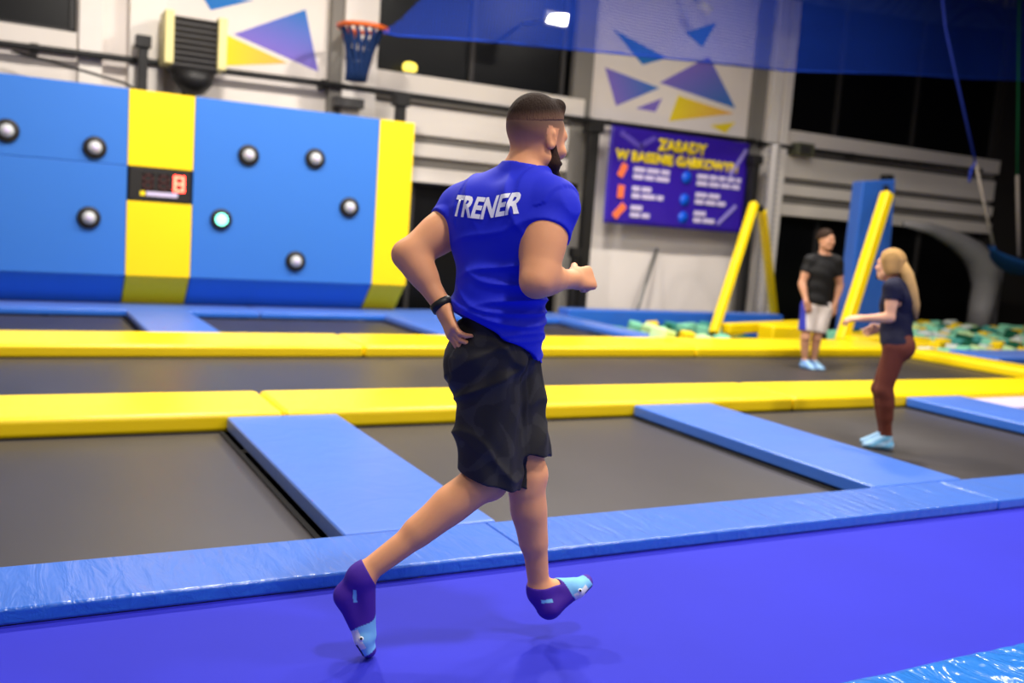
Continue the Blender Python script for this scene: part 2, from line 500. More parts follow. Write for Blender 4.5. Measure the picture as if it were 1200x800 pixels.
# pads by the pit, right
PZ = 0.16
pad('blue padded border wall along the foam pit behind the yellow strip', rect(8.02, 12.6, 13.1, 13.45), FLOOR_LOW, PZ, 'pad_blue', bevel=0.03)
pad('blue pad right of the foam pit at the right picture edge', [(12.0, 8.35), (17.0, 8.35), (17.0, 9.15), (12.0, 9.15)], FLOOR_LOW, 0.10, 'pad_blue', bevel=0.03)
pad('white pad strip beside the third blue cross pad at the right edge', rect(8.4, 11.2, 5.75, 6.2), -0.05, 0.03, 'ban_white', bevel=0.02)

DIPS = []


def trampoline(label, x0, x1, y0, y1, group, dips=()):
    z = -0.035
    t = thing('trampoline', ((x0 + x1) / 2, (y0 + y1) / 2, FLOOR_LOW), label, 'trampoline', group)
    e = 0.015
    nx, ny = max(12, int((x1 - x0) * 10)), max(12, int((y1 - y0) * 10))
    xs = np.linspace(x0 + e, x1 - e, nx); ys = np.linspace(y0 + e, y1 - e, ny)
    gx, gy = np.meshgrid(xs, ys, indexing='ij')
    gz = np.full_like(gx, z)
    for (dx, dy, dz) in dips:
        r = np.hypot(gx - dx, gy - dy)
        w = np.exp(-(r / 0.55) ** 2) * np.clip(np.minimum.reduce([gx - x0, x1 - gx, gy - y0, y1 - gy]) / 0.4, 0, 1)
        gz = gz + (dz - z) * w / max(1.0, w.max() if w.max() > 0 else 1) / (w.max() if w.max() > 0 else 1)
    vs = np.stack([gx, gy, gz], -1).reshape(-1, 3)
    fs = [(i * ny + j, (i + 1) * ny + j, (i + 1) * ny + j + 1, i * ny + j + 1) for i in range(nx - 1) for j in range(ny - 1)]
    o = link('jump_mat', pydata('jump_mat', vs, fs), M['mat'], t, smooth=True)
    s = o.modifiers.new('thickness', 'SOLIDIFY'); s.thickness = 0.006; s.offset = -1
    w = 0.028
    for a, b in (((x0 + e, y0 + e), (x1 - e, y0 + e + w)), ((x0 + e, y1 - e - w), (x1 - e, y1 - e)), ((x0 + e, y0 + e + w), (x0 + e + w, y1 - e - w)), ((x1 - e - w, y0 + e + w), (x1 - e, y1 - e - w))):
        box('edge_webbing', (a[0], a[1], z + 0.001), (b[0], b[1], z + 0.006), M['blackrubber'], t)
    f = 0.045
    for a, b in (((x0, y0), (x1, y0 + f)), ((x0, y1 - f), (x1, y1)), ((x0, y0 + f), (x0 + f, y1 - f)), ((x1 - f, y0 + f), (x1, y1 - f))):
        box('steel_frame', (a[0], a[1], FLOOR_LOW + 0.002), (b[0], b[1], z - 0.02), M['black'], t)
    return t


WOMAN_P = on_z(1036, 526, -0.12)
GUY_P = on_z(947, 432, -0.12)
g1 = 'trampolines of the first row'
trampoline('black trampoline mat at the left front, left of the first blue cross pad', -1.20, 1.28, 3.79, 6.2, g1)
trampoline('black trampoline mat behind the running man, between two blue cross pads', 2.03, 4.46, 3.79, 6.2, g1)
trampoline('black trampoline mat that the woman stands on', 5.25, 7.61, 3.79, 6.2, g1, [(WOMAN_P[0], WOMAN_P[1], -0.125)])
trampoline('black trampoline mat at the far right of the first row', 8.39, 10.79, 3.79, 6.2, g1)
trampoline('long black tumble track mat between the two yellow strips', -5.5, 11.27, 7.0, 9.33, None, [(GUY_P[0], GUY_P[1], -0.125)])
g3 = 'trampolines of the last row'
trampoline('black trampoline mat of the last row at the left, below the blue game wall', -1.19, 1.35, 10.31, 12.6, g3)
trampoline('black trampoline mat of the last row below the green lit button', 2.11, 4.71, 10.31, 12.6, g3)
trampoline('black trampoline mat of the last row, partly hidden behind the running man', 5.46, 7.54, 10.31, 12.6, g3)

# ------------------------------------------------------------------ interactive game wall
YG, YB = 12.98, 13.42            # main face, recessed foot


def gx_(px, py): return float(on_y(px, py, YG)[0])
def gz_(px, py): return float(on_y(px, py, YG)[2])


gw = thing('game_wall', (2, 13.3, PT), 'tall padded blue game wall with yellow stripes and round light buttons', 'game wall')
ZT = 0.5 * (gz_(0, 88) + gz_(447, 137))
ZK = 0.5 * (gz_(0, 318) + gz_(430, 333))
XW = [-3.2, gx_(149, 210), gx_(226, 215), gx_(441, 230), gx_(481, 240)]
ZS = gz_(80, 188)
ZD0, ZD1 = gz_(185, 237), gz_(185, 197)
ZB = 0.062


def gpanel(x0, x1, z0, z1, m):
    return box('panel', (x0 + 0.002, YG, z0 + 0.0015), (x1 - 0.002, YG + 0.18, z1 - 0.0015), M[m], gw, bevel=0.010)


gpanel(XW[0], XW[1], ZS, ZT, 'wall_blue'); gpanel(XW[0], XW[1], ZK, ZS, 'wall_blue')
gpanel(XW[1], XW[2], ZD1, ZT, 'wall_yellow'); gpanel(XW[1], XW[2], ZK, ZD0, 'wall_yellow')
gpanel(XW[2], XW[3], ZK, ZT, 'wall_blue'); gpanel(XW[3], XW[4], ZK, ZT, 'wall_yellow')
for i, m in enumerate(('wall_blue', 'wall_yellow', 'wall_blue', 'wall_yellow')):
    x0, x1 = XW[i] + 0.004, XW[i + 1] - 0.004
    hexa('kick_panel', [(x0, YB - 0.05, ZB), (x1, YB - 0.05, ZB), (x1, YB + 0.12, ZB), (x0, YB + 0.12, ZB)],
         [(x0, YG + 0.005, ZK), (x1, YG + 0.005, ZK), (x1, YG + 0.18, ZK), (x0, YG + 0.18, ZK)], M[m], gw, bevel=0.018)
box('backing_board', (XW[0], YG + 0.181, ZK), (XW[4], YG + 0.22, ZT - 0.02), M['black'], gw)
for x in (-2.5, 0.5, 3.0, XW[4] - 0.2):
    box('support_post', (x - 0.05, YB + 0.13, FLOOR_LOW), (x + 0.05, YB + 0.23, ZT + 0.05), M['black'], gw)


def lathe(name, c, prof, m, parent, seg=20):
    """profile of (radius, distance towards the viewer) about the -Y axis"""
    vs, fs = [], []
    for r, h in prof:
        for k in range(seg):
            a = 2 * math.pi * k / seg
            vs.append((c[0] + r * math.cos(a), c[1] - h, c[2] + r * math.sin(a)))
    for i in range(len(prof) - 1):
        for k in range(seg):
            fs.append((i * seg + k, i * seg + (k + 1) % seg, (i + 1) * seg + (k + 1) % seg, (i + 1) * seg + k))
    fs.append(tuple(range(seg))); fs.append(tuple((len(prof) - 1) * seg + k for k in range(seg)))
    return link(name, fix(pydata(name, vs, fs)), m, parent, smooth=True)


for px, py, lit in ((8, 153, 0), (111, 173, 0), (104, 255, 0), (291, 182, 0), (369, 186, 0), (409, 243, 0), (346, 306, 0), (259, 257, 1)):
    c = on_y(px, py, YG)
    rg = lathe('light_button', c, [(0.138, -0.01), (0.138, 0.03), (0.12, 0.045), (0.08, 0.045)], M['black'], gw)
    rg['label'] = 'black ring of a round target button' if not lit else 'black ring of the lit green target button'
    ln = lathe('button_lens', c, [(0.080, 0.03), (0.078, 0.055), (0.068, 0.074), (0.045, 0.088), (0.02, 0.094)], M['lens_on' if lit else 'lens_grey'], None)
    ln.parent = rg
    if not lit:
        cap = lathe('lens_cap', c, [(0.04, 0.083), (0.036, 0.096), (0.025, 0.101), (0.01, 0.103)], M['ban_white'], None); cap.parent = rg
# score display
x0, x1 = XW[1] + 0.02, XW[2] - 0.02
db = box('score_display', (x0, YG - 0.01, ZD0 + 0.01), (x1, YG + 0.17, ZD1 - 0.01), M['black'], gw, bevel=0.01)
db['label'] = 'black score display with a red lit digit'


def dz(f): return ZD0 + (ZD1 - ZD0) * f
def dx(f): return x0 + (x1 - x0) * f


def seg7(cx, cz, w, h, on, m):
    t = 0.028
    S = {'a': ((-w, h), (w, h)), 'b': ((w, 0), (w, h)), 'c': ((w, -h), (w, 0)), 'd': ((-w, -h), (w, -h)), 'e': ((-w, -h), (-w, 0)), 'f': ((-w, 0), (-w, h)), 'g': ((-w, 0), (w, 0))}
    for s in on:
        (ax, az), (bx, bz) = S[s]
        o = box('digit_segment', (cx + min(ax, bx) - t / 2, YG - 0.018, cz + min(az, bz) - t / 2), (cx + max(ax, bx) + t / 2, YG - 0.0105, cz + max(az, bz) + t / 2), M[m], None)
        o.parent = db


seg7(dx(0.80), dz(0.58), 0.05, 0.085, 'abcdefg', 'led_red')
seg7(dx(0.55), dz(0.58), 0.05, 0.085, 'abcdefg', 'led_dim'); seg7(dx(0.30), dz(0.58), 0.05, 0.085, 'abcdefg', 'led_dim')
for a, b, m in ((0.18, 0.26, 'ban_yellow'), (0.28, 0.78, 'ban_white')):
    o = box('display_strip', (dx(a), YG - 0.016, dz(0.17)), (dx(b), YG - 0.0105, dz(0.30)), M[m], None); o.parent = db

# ------------------------------------------------------------------ pipe, posts and things on the far wall
YPp = 14.28
pl = thing('pipe_rail', tuple(on_y(0, 51, YPp)), 'long black pipe running along the far wall above the game wall', 'pipe')
tube('pipe', [on_y(-330, 8, YPp), on_y(0, 51, YPp), on_y(380, 98, YPp), on_y(690, 141, YPp), on_y(885, 166, YPp)], 0.045, M['black'], pl, seg=8)
for px, py in ((40, 56), (380, 98), (690, 141)):
    p = on_y(px, py, YPp)
    box('bracket', (p[0] - 0.05, YPp, p[2] - 0.06), (p[0] + 0.05, YW, p[2] + 0.06), M['black'], pl)
tag(tube('cable', [on_y(14, 60, 14.2), on_y(60, 72, 14.15), on_y(145, 97, 13.9), on_y(170, 110, 13.8)], 0.018, M['black'], seg=6), 'thin black cable sagging from the pipe to the game wall top', 'cable')
p2 = thing('pipe_rail', tuple(on_y(1000, 185, YPp)), 'grey pipe running along the wall behind the dark haired man', 'pipe')
tube('pipe', [on_y(893, 168, YPp), on_y(1000, 182, YPp), on_y(1150, 200, YPp)], 0.04, M['black'], p2, seg=8)
for px, py in ((893, 168), (1000, 182), (1150, 200)):
    p = on_y(px, py, YPp)
    box('bracket', (p[0] - 0.04, YPp, p[2] - 0.05), (p[0] + 0.04, YW, p[2] + 0.05), M['black'], p2)


def post(px, ptop, y, w, label, bottom=FLOOR_LOW):
    p = on_y(px, ptop, y)
    t = thing('support_post', (p[0], y, bottom), label, 'post')
    box('shaft', (p[0] - w / 2, y - w / 2, bottom), (p[0] + w / 2, y + w / 2, p[2]), M['black'], t, bevel=0.01)
    box('head_clamp', (p[0] - w * 0.8, y - w * 0.8, p[2] - 0.16), (p[0] + w * 0.8, y + w * 0.8, p[2]), M['black'], t, bevel=0.01)
    box('foot_plate', (p[0] - w, y - w, bottom), (p[0] + w, y + w, bottom + 0.02), M['black'], t)
    return t


post(470, 112, 13.85, 0.14, 'black post behind the yellow right end of the game wall')
post(696, 144, 14.08, 0.17, 'black post left of the purple banner')
post(885, 182, 13.88, 0.14, 'black post right of the purple banner')
post(168, 42, 14.08, 0.12, 'black post left of the cream heater')
post(674, 290, 13.8, 0.10, 'thin black post behind the running man’s forearm')
post(1040, 205, 13.9, 0.12, 'black post behind the blue padded tower')

# heater
h0, h1 = on_y(192, 20, 13.85), on_y(262, 95, 13.85)
zt = on_y(228, 22, 13.85)[2]; zb = on_y(228, 84, 13.85)[2]
ht = thing('unit_heater', (h0[0], 13.9, zb), 'cream fan heater with dark louvres mounted above the game wall', 'heater')
hx0, hx1 = h0[0], on_y(264, 60, 13.85)[0]
box('casing', (hx0 + 0.1, 13.80, zb), (hx1 - 0.1, 14.2, zt), M['louvre'], ht, bevel=0.01)
for a, b in ((hx0, hx0 + 0.12), (hx1 - 0.12, hx1)):
    box('side_panel', (a, 13.72, zb + 0.05), (b, 14.2, zt + 0.05), M['beige'], ht, bevel=0.02)
for i in range(9):
    z = zb + (zt - zb) * (i + 0.5) / 9
    o = beam('louvre', (hx0 + 0.12, 13.77, z), (hx1 - 0.12, 13.77, z), 0.055, 0.012, M['louvre'], ht, side=(0, -0.7, 0.7), bevel=0.004)
tr = 0.5 * (hx0 + hx1)
tube('fan_duct', [(tr, 13.95, zb), (tr, 13.95, zb - 0.13), (tr, 14.0, zb - 0.2)], [0.3, 0.27, 0.2], M['black'], ht, seg=16)
box('wall_arm', (tr - 0.06, 14.0, zb - 0.34), (tr + 0.06, YW, zb - 0.2), M['black'], ht)
box('wall_arm', (tr - 0.3, 14.2, zb + 0.2), (tr + 0.3, YW, zb + 0.3), M['black'], ht)

# hoop with mesh
hc = on_y(425, 33, 13.6); hr = (on_y(452, 35, 13.6)[0] - on_y(398, 31, 13.6)[0]) / 2
hp = thing('basketball_hoop', tuple(hc), 'orange hoop with dark blue net hanging before the white column', 'hoop')
tube('rim', [(hc[0] + hr * math.cos(a), hc[1] + hr * math.sin(a), hc[2]) for a in np.linspace(0, 2 * math.pi, 28, endpoint=False)], 0.035, M['orange'], hp, seg=8, closed=True)
nb = on_y(417, 95, 13.6)
for k in range(14):
    a = 2 * math.pi * k / 14
    pts = []
    for s in np.linspace(0, 1, 7):
        r = hr * ((1 - s) ** 2 * 0.5 + 0.42)
        tw = a + 0.9 * s
        pts.append((hc[0] + (nb[0] - hc[0]) * s + r * math.cos(tw) * 0.9, hc[1] + r * math.sin(tw), hc[2] + (nb[2] - hc[2]) * s))
    tube('net_cord', pts, 0.03, M['navycloth'], hp, seg=5)
box('hoop_arm', (hc[0] - 0.08, hc[1] + hr, hc[2] - 0.05), (hc[0] + 0.08, YW - 0.2, hc[2] + 0.04), M['orange'], hp)
# small dark box fixed low on the column beside the hoop
c_ = on_y(418, 105, 14.2)
tag(box('junction_box', (c_[0] - 0.35, 14.1, c_[2] - 0.28), (c_[0] + 0.1, YW - 0.2, c_[2] - 0.14), M['louvre'], bevel=0.01), 'dark cable box at the foot of the white column above the game wall', 'box')

# floodlight behind the net and the small yellow lamp on the window sill
fl = on_y(655, 22, 13.4)
f_ = thing('floodlight', tuple(fl), 'bright floodlight glowing behind the blue net above the man', 'lamp')
hexa('lens', [(fl[0] - 0.19, 13.40, fl[2] - 0.07), (fl[0] + 0.15, 13.40, fl[2] - 0.08), (fl[0] + 0.15, 13.46, fl[2] - 0.08), (fl[0] - 0.19, 13.46, fl[2] - 0.07)],
     [(fl[0] - 0.13, 13.40, fl[2] + 0.06), (fl[0] + 0.18, 13.40, fl[2] + 0.10), (fl[0] + 0.18, 13.46, fl[2] + 0.10), (fl[0] - 0.13, 13.46, fl[2] + 0.06)], M['lamp_lens'], f_, bevel=0.02)
box('housing', (fl[0] - 0.2, 13.465, fl[2] - 0.1), (fl[0] + 0.2, 13.55, fl[2] + 0.12), M['steel'], f_)
tube('arm', [(fl[0], 13.55, fl[2]), (fl[0], YW + 0.1, fl[2] + 0.1)], 0.03, M['steel'], f_, seg=6)
yl = on_y(480, 79, YW - 0.05)
y_ = thing('sill_lamp', tuple(yl), 'small yellow lamp on the sill of the middle window', 'lamp')
tube('globe', [(yl[0] + 0.14 * math.sin(t) * 0 + 0.11 * math.cos(t), YW - 0.06, yl[2]) for t in np.linspace(math.pi, 0, 9)], [0.02, 0.05, 0.07, 0.08, 0.085, 0.08, 0.07, 0.05, 0.02], M['lamp_yellow'], y_, seg=12)
box('base', (yl[0] - 0.08, YW - 0.1, yl[2] - 0.12), (yl[0] + 0.08, YW - 0.02, yl[2] - 0.07), M['black'], y_)
# small pale fixture at the top of the mural wall
sp = on_y(822, 8, 13.9)
t = thing('wall_spotlight', tuple(sp), 'small pale spotlight hanging before the mural at the top edge', 'lamp')
tube('barrel', [(sp[0] - 0.1, 13.85, sp[2] + 0.06), (sp[0] + 0.1, 13.75, sp[2] - 0.1)], [0.07, 0.09], M['beige'], t, seg=12)
tube('bracket', [(sp[0] - 0.05, 13.86, sp[2] + 0.03), (sp[0] - 0.1, 14.2, sp[2] + 0.25), (sp[0] - 0.1, YW, sp[2] + 0.25)], 0.02, M['steel'], t, seg=6)
# camera-like box on the right wall band
cb = on_y(941, 174, 14.25)
t = thing('wall_speaker', tuple(cb), 'small olive box fixed to the pipe right of the white column', 'box')
box('body', (cb[0] - 0.22, 14.15, cb[2] - 0.13), (cb[0] + 0.22, 14.4, cb[2] + 0.1), mat('olive_box', lin(92, 94, 74), 0.6), t, bevel=0.02)
box('grille', (cb[0] - 0.16, 14.135, cb[2] - 0.1), (cb[0] + 0.1, 14.149, cb[2] + 0.06), M['louvre'], t)

# ------------------------------------------------------------------ blue net
YN = 12.3


def net_sheet(name, bot, ztop, m, label, pitch=0.045, w=0.010, y=YN):
    bx = np.array([on_y(px, py, y)[0] for px, py in bot]); bz = np.array([on_y(px, py, y)[2] for px, py in bot])
    tz = np.array([on_y(px, py, y)[2] for px, py in ztop]); tx = np.array([on_y(px, py, y)[0] for px, py in ztop])
    vs, fs = [], []
    X0, X1 = bx[0], bx[-1]
    sag = lambda x, z: y + 0.10 * math.sin(1.7 * x) + 0.06 * math.sin(2.3 * z + x)

    def ribbon(p0, p1, ax, n):
        for k in range(n):
            q = [np.array(p0) + (np.array(p1) - np.array(p0)) * (k + e) / n for e in (0, 1)]
            b = len(vs)
            for qq in q:
                for s in (-1, 1):
                    r = qq.copy(); r[ax] += s * w / 2
                    vs.append((r[0], sag(r[0], r[1]), r[1]))
            fs.append((b, b + 1, b + 3, b + 2))
    x = X0
    while x < X1:
        z0, z1 = np.interp(x, bx, bz), np.interp(x, tx, tz)
        if z1 - z0 > 0.02: ribbon((x, z0), (x, z1), 0, max(2, int((z1 - z0) / 0.4)))
        x += pitch
    zz = bz.min()
    while zz < tz.max():
        xs = np.linspace(X0, X1, 400)
        ok = (zz > np.interp(xs, bx, bz)) & (zz < np.interp(xs, tx, tz))
        i = 0
        while i < 400:
            if ok[i]:
                j = i
                while j + 1 < 400 and ok[j + 1]: j += 1
                if j > i: ribbon((xs[i], zz), (xs[j], zz), 1, max(2, int((xs[j] - xs[i]) / 0.25)))
                i = j + 1
            else: i += 1
        zz += pitch
    o = link(name, pydata(name, vs, fs), m)
    so = o.modifiers.new('cord thickness', 'SOLIDIFY'); so.thickness = 0.006
    return tag(o, label, 'net'), [(x_, sag(x_, z_), z_) for x_, z_ in zip(bx, bz)]


netbot = [(453, 36), (470, 40), (560, 47), (690, 60), (800, 70), (925, 82), (1060, 88), (1200, 95), (1330, 104)]
nettop = [(453, 35), (475, 20), (500, -6), (520, -60), (530, -170), (1400, -170)]
net1, edge = net_sheet('safety_net', netbot, nettop, M['net'], 'blue safety net hanging across the top of the hall')
tube('hem_rope', edge, 0.016, M['net'], net1, seg=6)
net2, edge2 = net_sheet('safety_net', [(918, -4), (1000, 12), (1120, 30), (1200, 40), (1330, 52)], [(910, -5), (960, -170), (1400, -170)], M['netgrey'], 'second greyish net layer at the top right behind the blue net', pitch=0.045, w=0.012, y=12.9)

# ------------------------------------------------------------------ banner
YBn = 14.05
b00, b10, b11, b01 = [on_y(px, py, YBn) for px, py in ((707, 262), (867, 272), (881, 168), (716, 147))]
bz0, bz1 = 0.5 * (b00[2] + b10[2]), 0.5 * (b01[2] + b11[2])
bx0, bx1 = 0.5 * (b00[0] + b01[0]), 0.5 * (b10[0] + b11[0])
bw, bh = bx1 - bx0, bz1 - bz0
bn = thing('banner', (bx0, YBn, bz0), 'purple vinyl banner with yellow headline and rows of white text', 'banner')
n1, n2 = 36, 20
vs = [(bx0 + bw * i / n1, YBn + 0.012 * math.sin(9 * i / n1 + 4 * j / n2), bz0 + bh * j / n2) for i in range(n1 + 1) for j in range(n2 + 1)]
fs = [(i * (n2 + 1) + j, (i + 1) * (n2 + 1) + j, (i + 1) * (n2 + 1) + j + 1, i * (n2 + 1) + j + 1) for i in range(n1) for j in range(n2)]
sh = link('sheet', pydata('sheet', vs, fs), M['banner'], bn, smooth=True)
so = sh.modifiers.new('thickness', 'SOLIDIFY'); so.thickness = 0.004


def ban_text(s, cx, cz, width, height, m):
    me = text_geo(s, 1.0, 0.0, 0.06)
    co = np.array([v.co[:] for v in me.vertices])
    mn, mx = co.min(0), co.max(0)
    for v in me.vertices:
        u = (v.co.x - mn[0]) / (mx[0] - mn[0]) - 0.5; w_ = (v.co.y - mn[1]) / (mx[1] - mn[1]) - 0.5
        v.co = (bx0 + bw * cx + u * width * bw, YBn - 0.022, bz0 + bh * cz + w_ * height * bh)
    o = link('headline', me, m, bn)
    so = o.modifiers.new('thickness', 'SOLIDIFY'); so.thickness = 0.003
    return o


ban_text('ZASADY', 0.50, 0.865, 0.36, 0.13, M['ban_yellow'])
ban_text('W BASENIE GĄBKOWYM', 0.48, 0.70, 0.88, 0.15, M['ban_yellow'])


def bar(name, ax, bx, az, bz, m, y=0.022):
    o = box(name, (bx0 + bw * ax, YBn - y - 0.003, bz0 + bh * az), (bx0 + bw * bx, YBn - y, bz0 + bh * bz), M[m], bn)
    return o


for z, la, lb in ((0.50, (0.17, 0.42), (0.62, 0.95)), (0.30, (0.17, 0.31), (0.62, 0.80)), (0.10, (0.17, 0.32), (0.62, 0.80))):
    for (a, b) in (la, lb):
        rr = random.Random(int(1000 * (z + a)))
        for line, zz in enumerate((z + 0.055, z - 0.02)):
            x = a; end = b - (0.07 if line == 0 and z < .2 else 0) + (0.08 if line and z > .2 and z < .4 else 0)
            while x < end - 0.02:
                wd = min(rr.uniform(0.05, 0.10), end - x)
                bar('text_line', x, x + wd, zz, zz + 0.05, 'ban_white'); x += wd + 0.012
for z, sl in ((0.52, 0.25), (0.30, 0.02), (0.10, 0.5)):
    c = np.array((bx0 + bw * 0.095, YBn - 0.025, bz0 + bh * (z + 0.03)))
    beam('jumper_icon', c - np.array((sl * 0.2, 0, 0.1)), c + np.array((sl * 0.2, 0, 0.12)), 0.004, 0.13, M['ban_orange'], bn, bevel=0.001)
for z in (0.55, 0.31, 0.12):
    lathe('round_icon', (bx0 + bw * 0.545, YBn - 0.02, bz0 + bh * z), [(0.11, 0.0), (0.11, 0.004)], M['ban_blue'], bn, seg=16)
for a, b, c_, d_ in ((0.06, 0.22, 0.94, 0.8), (0.2, 0.3, 0.82, 0.93)):   # pale ribbon print at the top left
    beam('ribbon_and_glint', (bx0 + bw * a, YBn - 0.024, bz0 + bh * c_), (bx0 + bw * b, YBn - 0.024, bz0 + bh * d_), 0.004, 0.09, mat('banner_lilac_print', lin(96, 78, 190), 0.4), bn, bevel=0.001)
for a, b, c_, d_ in ((0.86, 0.97, 0.62, 0.93), (0.80, 0.93, 0.08, 0.30)):  # pale diagonal bars at the right: glints on clear tape, put in as colour
    beam('ribbon_and_glint', (bx0 + bw * a, YBn - 0.028, bz0 + bh * c_), (bx0 + bw * b, YBn - 0.028, bz0 + bh * d_), 0.004, 0.07, mat('banner_tape_glint', lin(150, 138, 215), 0.4), bn, bevel=0.001)
for x in (bx0 + 0.05, bx1 - 0.05):
    tube('tie_cord', [(x, YBn, bz1 - 0.03), (x, 14.2, bz1 + 0.12)], 0.01, M['black'], bn, seg=5)

# ------------------------------------------------------------------ yellow frames, tower, duct
def P(px, py, y): return on_y(px, py, y)


fa = on_z(836, 391, 0.0); fb = on_z(908, 376, 0.0)
apex = on_y(884, 238, 12.25); apex2 = on_y(893, 246, 12.5)
af = thing('yellow_frame', tuple(fa), 'yellow A-shaped padded frame standing in front of the purple banner', 'frame')
beam('leg', fa, apex, 0.13, 0.13, M['pad_yellow'], af, side=(0, 1, 0), bevel=0.03)
beam('leg', fb, apex2, 0.13, 0.13, M['pad_yellow'], af, side=(0, 1, 0), bevel=0.03)
beam('foot_beam', on_y(850, 385, fa[1]), on_y(965, 380, fa[1] + 0.3), 0.2, 0.16, M['pad_yellow'], af, side=(0, 1, 0), bevel=0.03)
tube('hinge_bolt', [apex, apex2], 0.05, M['black'], af, seg=10)
t3 = on_z(986, 400, 0.0); t3t = on_y(1040, 226, t3[1] + 0.35)
tw = thing('padded_tower', tuple(on_z(1010, 396, 0.0)), 'tall blue padded tower with a slanted yellow brace beside the woman', 'tower')
yT = 12.2
q = [on_y(px, py, yT) for px, py in ((990, 396), (1036, 396), (1050, 210), (1012, 212))]
hexa('blue_pad', [q[0], q[1], q[1] + np.array((0.1, 0.35, 0)), q[0] + np.array((0.1, 0.35, 0))], [q[3], q[2], q[2] + np.array((0.1, 0.35, 0)), q[3] + np.array((0.1, 0.35, 0))], M['pad_blue'], tw, bevel=0.03)
q0 = on_y(1027, 396, yT - 0.02); q1 = on_y(1044, 212, yT - 0.02)
beam('yellow_brace', t3, t3t, 0.17, 0.17, M['pad_yellow'], tw, side=(0, 1, 0), bevel=0.03)
beam('brace_link', t3t, q1 + np.array((0, 0.1, -0.1)), 0.08, 0.08, M['black'], tw, bevel=0.01)
pad('yellow padded block at the pit edge behind the dark haired man', rect(10.3, 11.3, 10.9, 11.25), FLOOR_LOW, 0.2, 'pad_yellow', bevel=0.04)
pad('low yellow pad at the foot of the blue tower', rect(11.5, 13.2, 10.35, 10.7), FLOOR_LOW, 0.10, 'pad_yellow', bevel=0.04)
# ribbed silver duct / padded column
d0, d1 = on_y(891, 374, 13.62), on_y(908, 170, 13.62)
pts, rad = [], []
for k in range(61):
    s = k / 60
    pts.append(d0 + (d1 - d0) * s); rad.append(0.105 + 0.022 * math.cos(k * math.pi))
tag(tube('ribbed_duct', pts, rad, M['silver'], seg=14), 'ribbed silver duct rising behind the yellow frame', 'duct')

tag(tube('leaning_pole', [on_y(770, 292, 14.4), on_y(742, 378, 13.75)], 0.03, M['steel'], seg=8), 'thin grey pole leaning against the white wall below the banner', 'pole')

# ------------------------------------------------------------------ foam pit
def foam_cube(x, y, z, colname, s, label, group):
    me = FM[colname]
    o = bpy.data.objects.new('foam_cube', me); C.objects.link(o)
    o.location = (x, y, z); o.rotation_euler = (random.uniform(-0.2, 0.2), random.uniform(-0.2, 0.2), random.uniform(-0.6, 0.6)); o.scale = (s, s, s)
    return tag(o, label, 'foam cube', group)


FM = {}
for cn in FOAM:
    bm = bmesh.new(); bmesh.ops.create_cube(bm, size=0.2)
    bmesh.ops.bevel(bm, geom=list(bm.edges), offset=0.018, segments=1, affect='EDGES', profile=0.5)
    me = bpy.data.meshes.new('foam_cube'); bm.to_mesh(me); bm.free(); me.materials.append(M['foam ' + cn]); FM[cn] = me
cols = ['mint green', 'mint green', 'teal', 'yellow', 'yellow', 'pale lime', 'dark green', 'white']
BLOCK = [(11.4, 13.3, 10.2, 10.85), (11.7, 14.6, 11.6, 13.1), (10.0, 11.5, 10.6, 11.5), (9.2, 11.6, 11.0, 12.0), (11.0, 12.9, 12.2, 13.2), (17.2, 19.5, 12.5, 14)]
for iy in range(11):
    for ix in range(18):
        x = 12.2 + ix * 0.385 + random.uniform(-.03, .03) + (iy % 2) * 0.17; y = 9.42 + iy * 0.345 + random.uniform(-.02, .02)
        if x > 18.9 or any(a < x < b_ and c < y < d for a, b_, c, d in BLOCK): continue
        cn = random.choice(cols)
        foam_cube(x, y, -0.08 + random.uniform(-0.03, 0.05) + 0.012 * iy, cn, random.uniform(0.95, 1.1), cn + ' foam cube heaped in the foam pit right of the woman', 'foam cubes in the right pit')
for iy in range(7):
    for ix in range(9):
        x = 8.3 + ix * 0.36 + random.uniform(-.02, .02); y = 10.6 + iy * 0.345 + random.uniform(-.02, .02)
        if x > 11.3 or any(a < x < b_ and c < y < d for a, b_, c, d in BLOCK): continue
        cn = random.choice(cols)
        foam_cube(x, y, -0.12 + random.uniform(-0.01, 0.01) + (0.05 if x > 9 else -0.03), cn, random.uniform(0.95, 1.05), cn + ' foam cube lying in the pit behind the yellow strip', 'foam cubes behind the yellow strip')
c = on_z(771, 386, 0.16)
foam_cube(c[0], c[1] - 0.1, 0.06, 'pale lime', 1.35, 'single pale green foam cube lying against the blue border pad', None)
struct(box('floor_pit', (8.02, 9.2, FLOOR_LOW + 0.001), (19.5, 13.08, -0.24), M['blackrubber']))

# grey inflatable arch, ropes and sling at the right
ya = 13.2
pts = [on_y(px, py, ya) for px, py in ((1060, 262), (1090, 268), (1118, 280), (1140, 295), (1152, 312), (1156, 335), (1150, 360), (1146, 385))]
arch = thing('inflatable_arch', tuple(pts[-1]), 'grey inflated arch curving down into the foam pit at the right', 'inflatable')
tube('arch_tube', pts, [0.05, 0.11, 0.18, 0.25, 0.3, 0.28, 0.25, 0.24], M['slide'], arch, seg=14)
tube('base_ring', [pts[-1] + np.array((0, 0, -0.02)), pts[-1] + np.array((0, 0, -0.16))], [0.3, 0.32], M['black'], arch, seg=14)
box('dark_flap', (pts[4][0] + 0.35, ya + 0.3, FLOOR_LOW), (pts[4][0] + 1.1, ya + 0.36, pts[3][2]), M['slide'], arch, bevel=0.01)
yr = 11.6
hm = thing('hanging_sling', tuple(on_y(1190, 330, yr)), 'dark blue fabric sling hung on ropes at the right picture edge', 'sling')
s0 = on_y(1162, 285, yr); s1 = on_y(1225, 300, yr + 0.5)
vs, fs = [], []
nu, nv = 18, 8
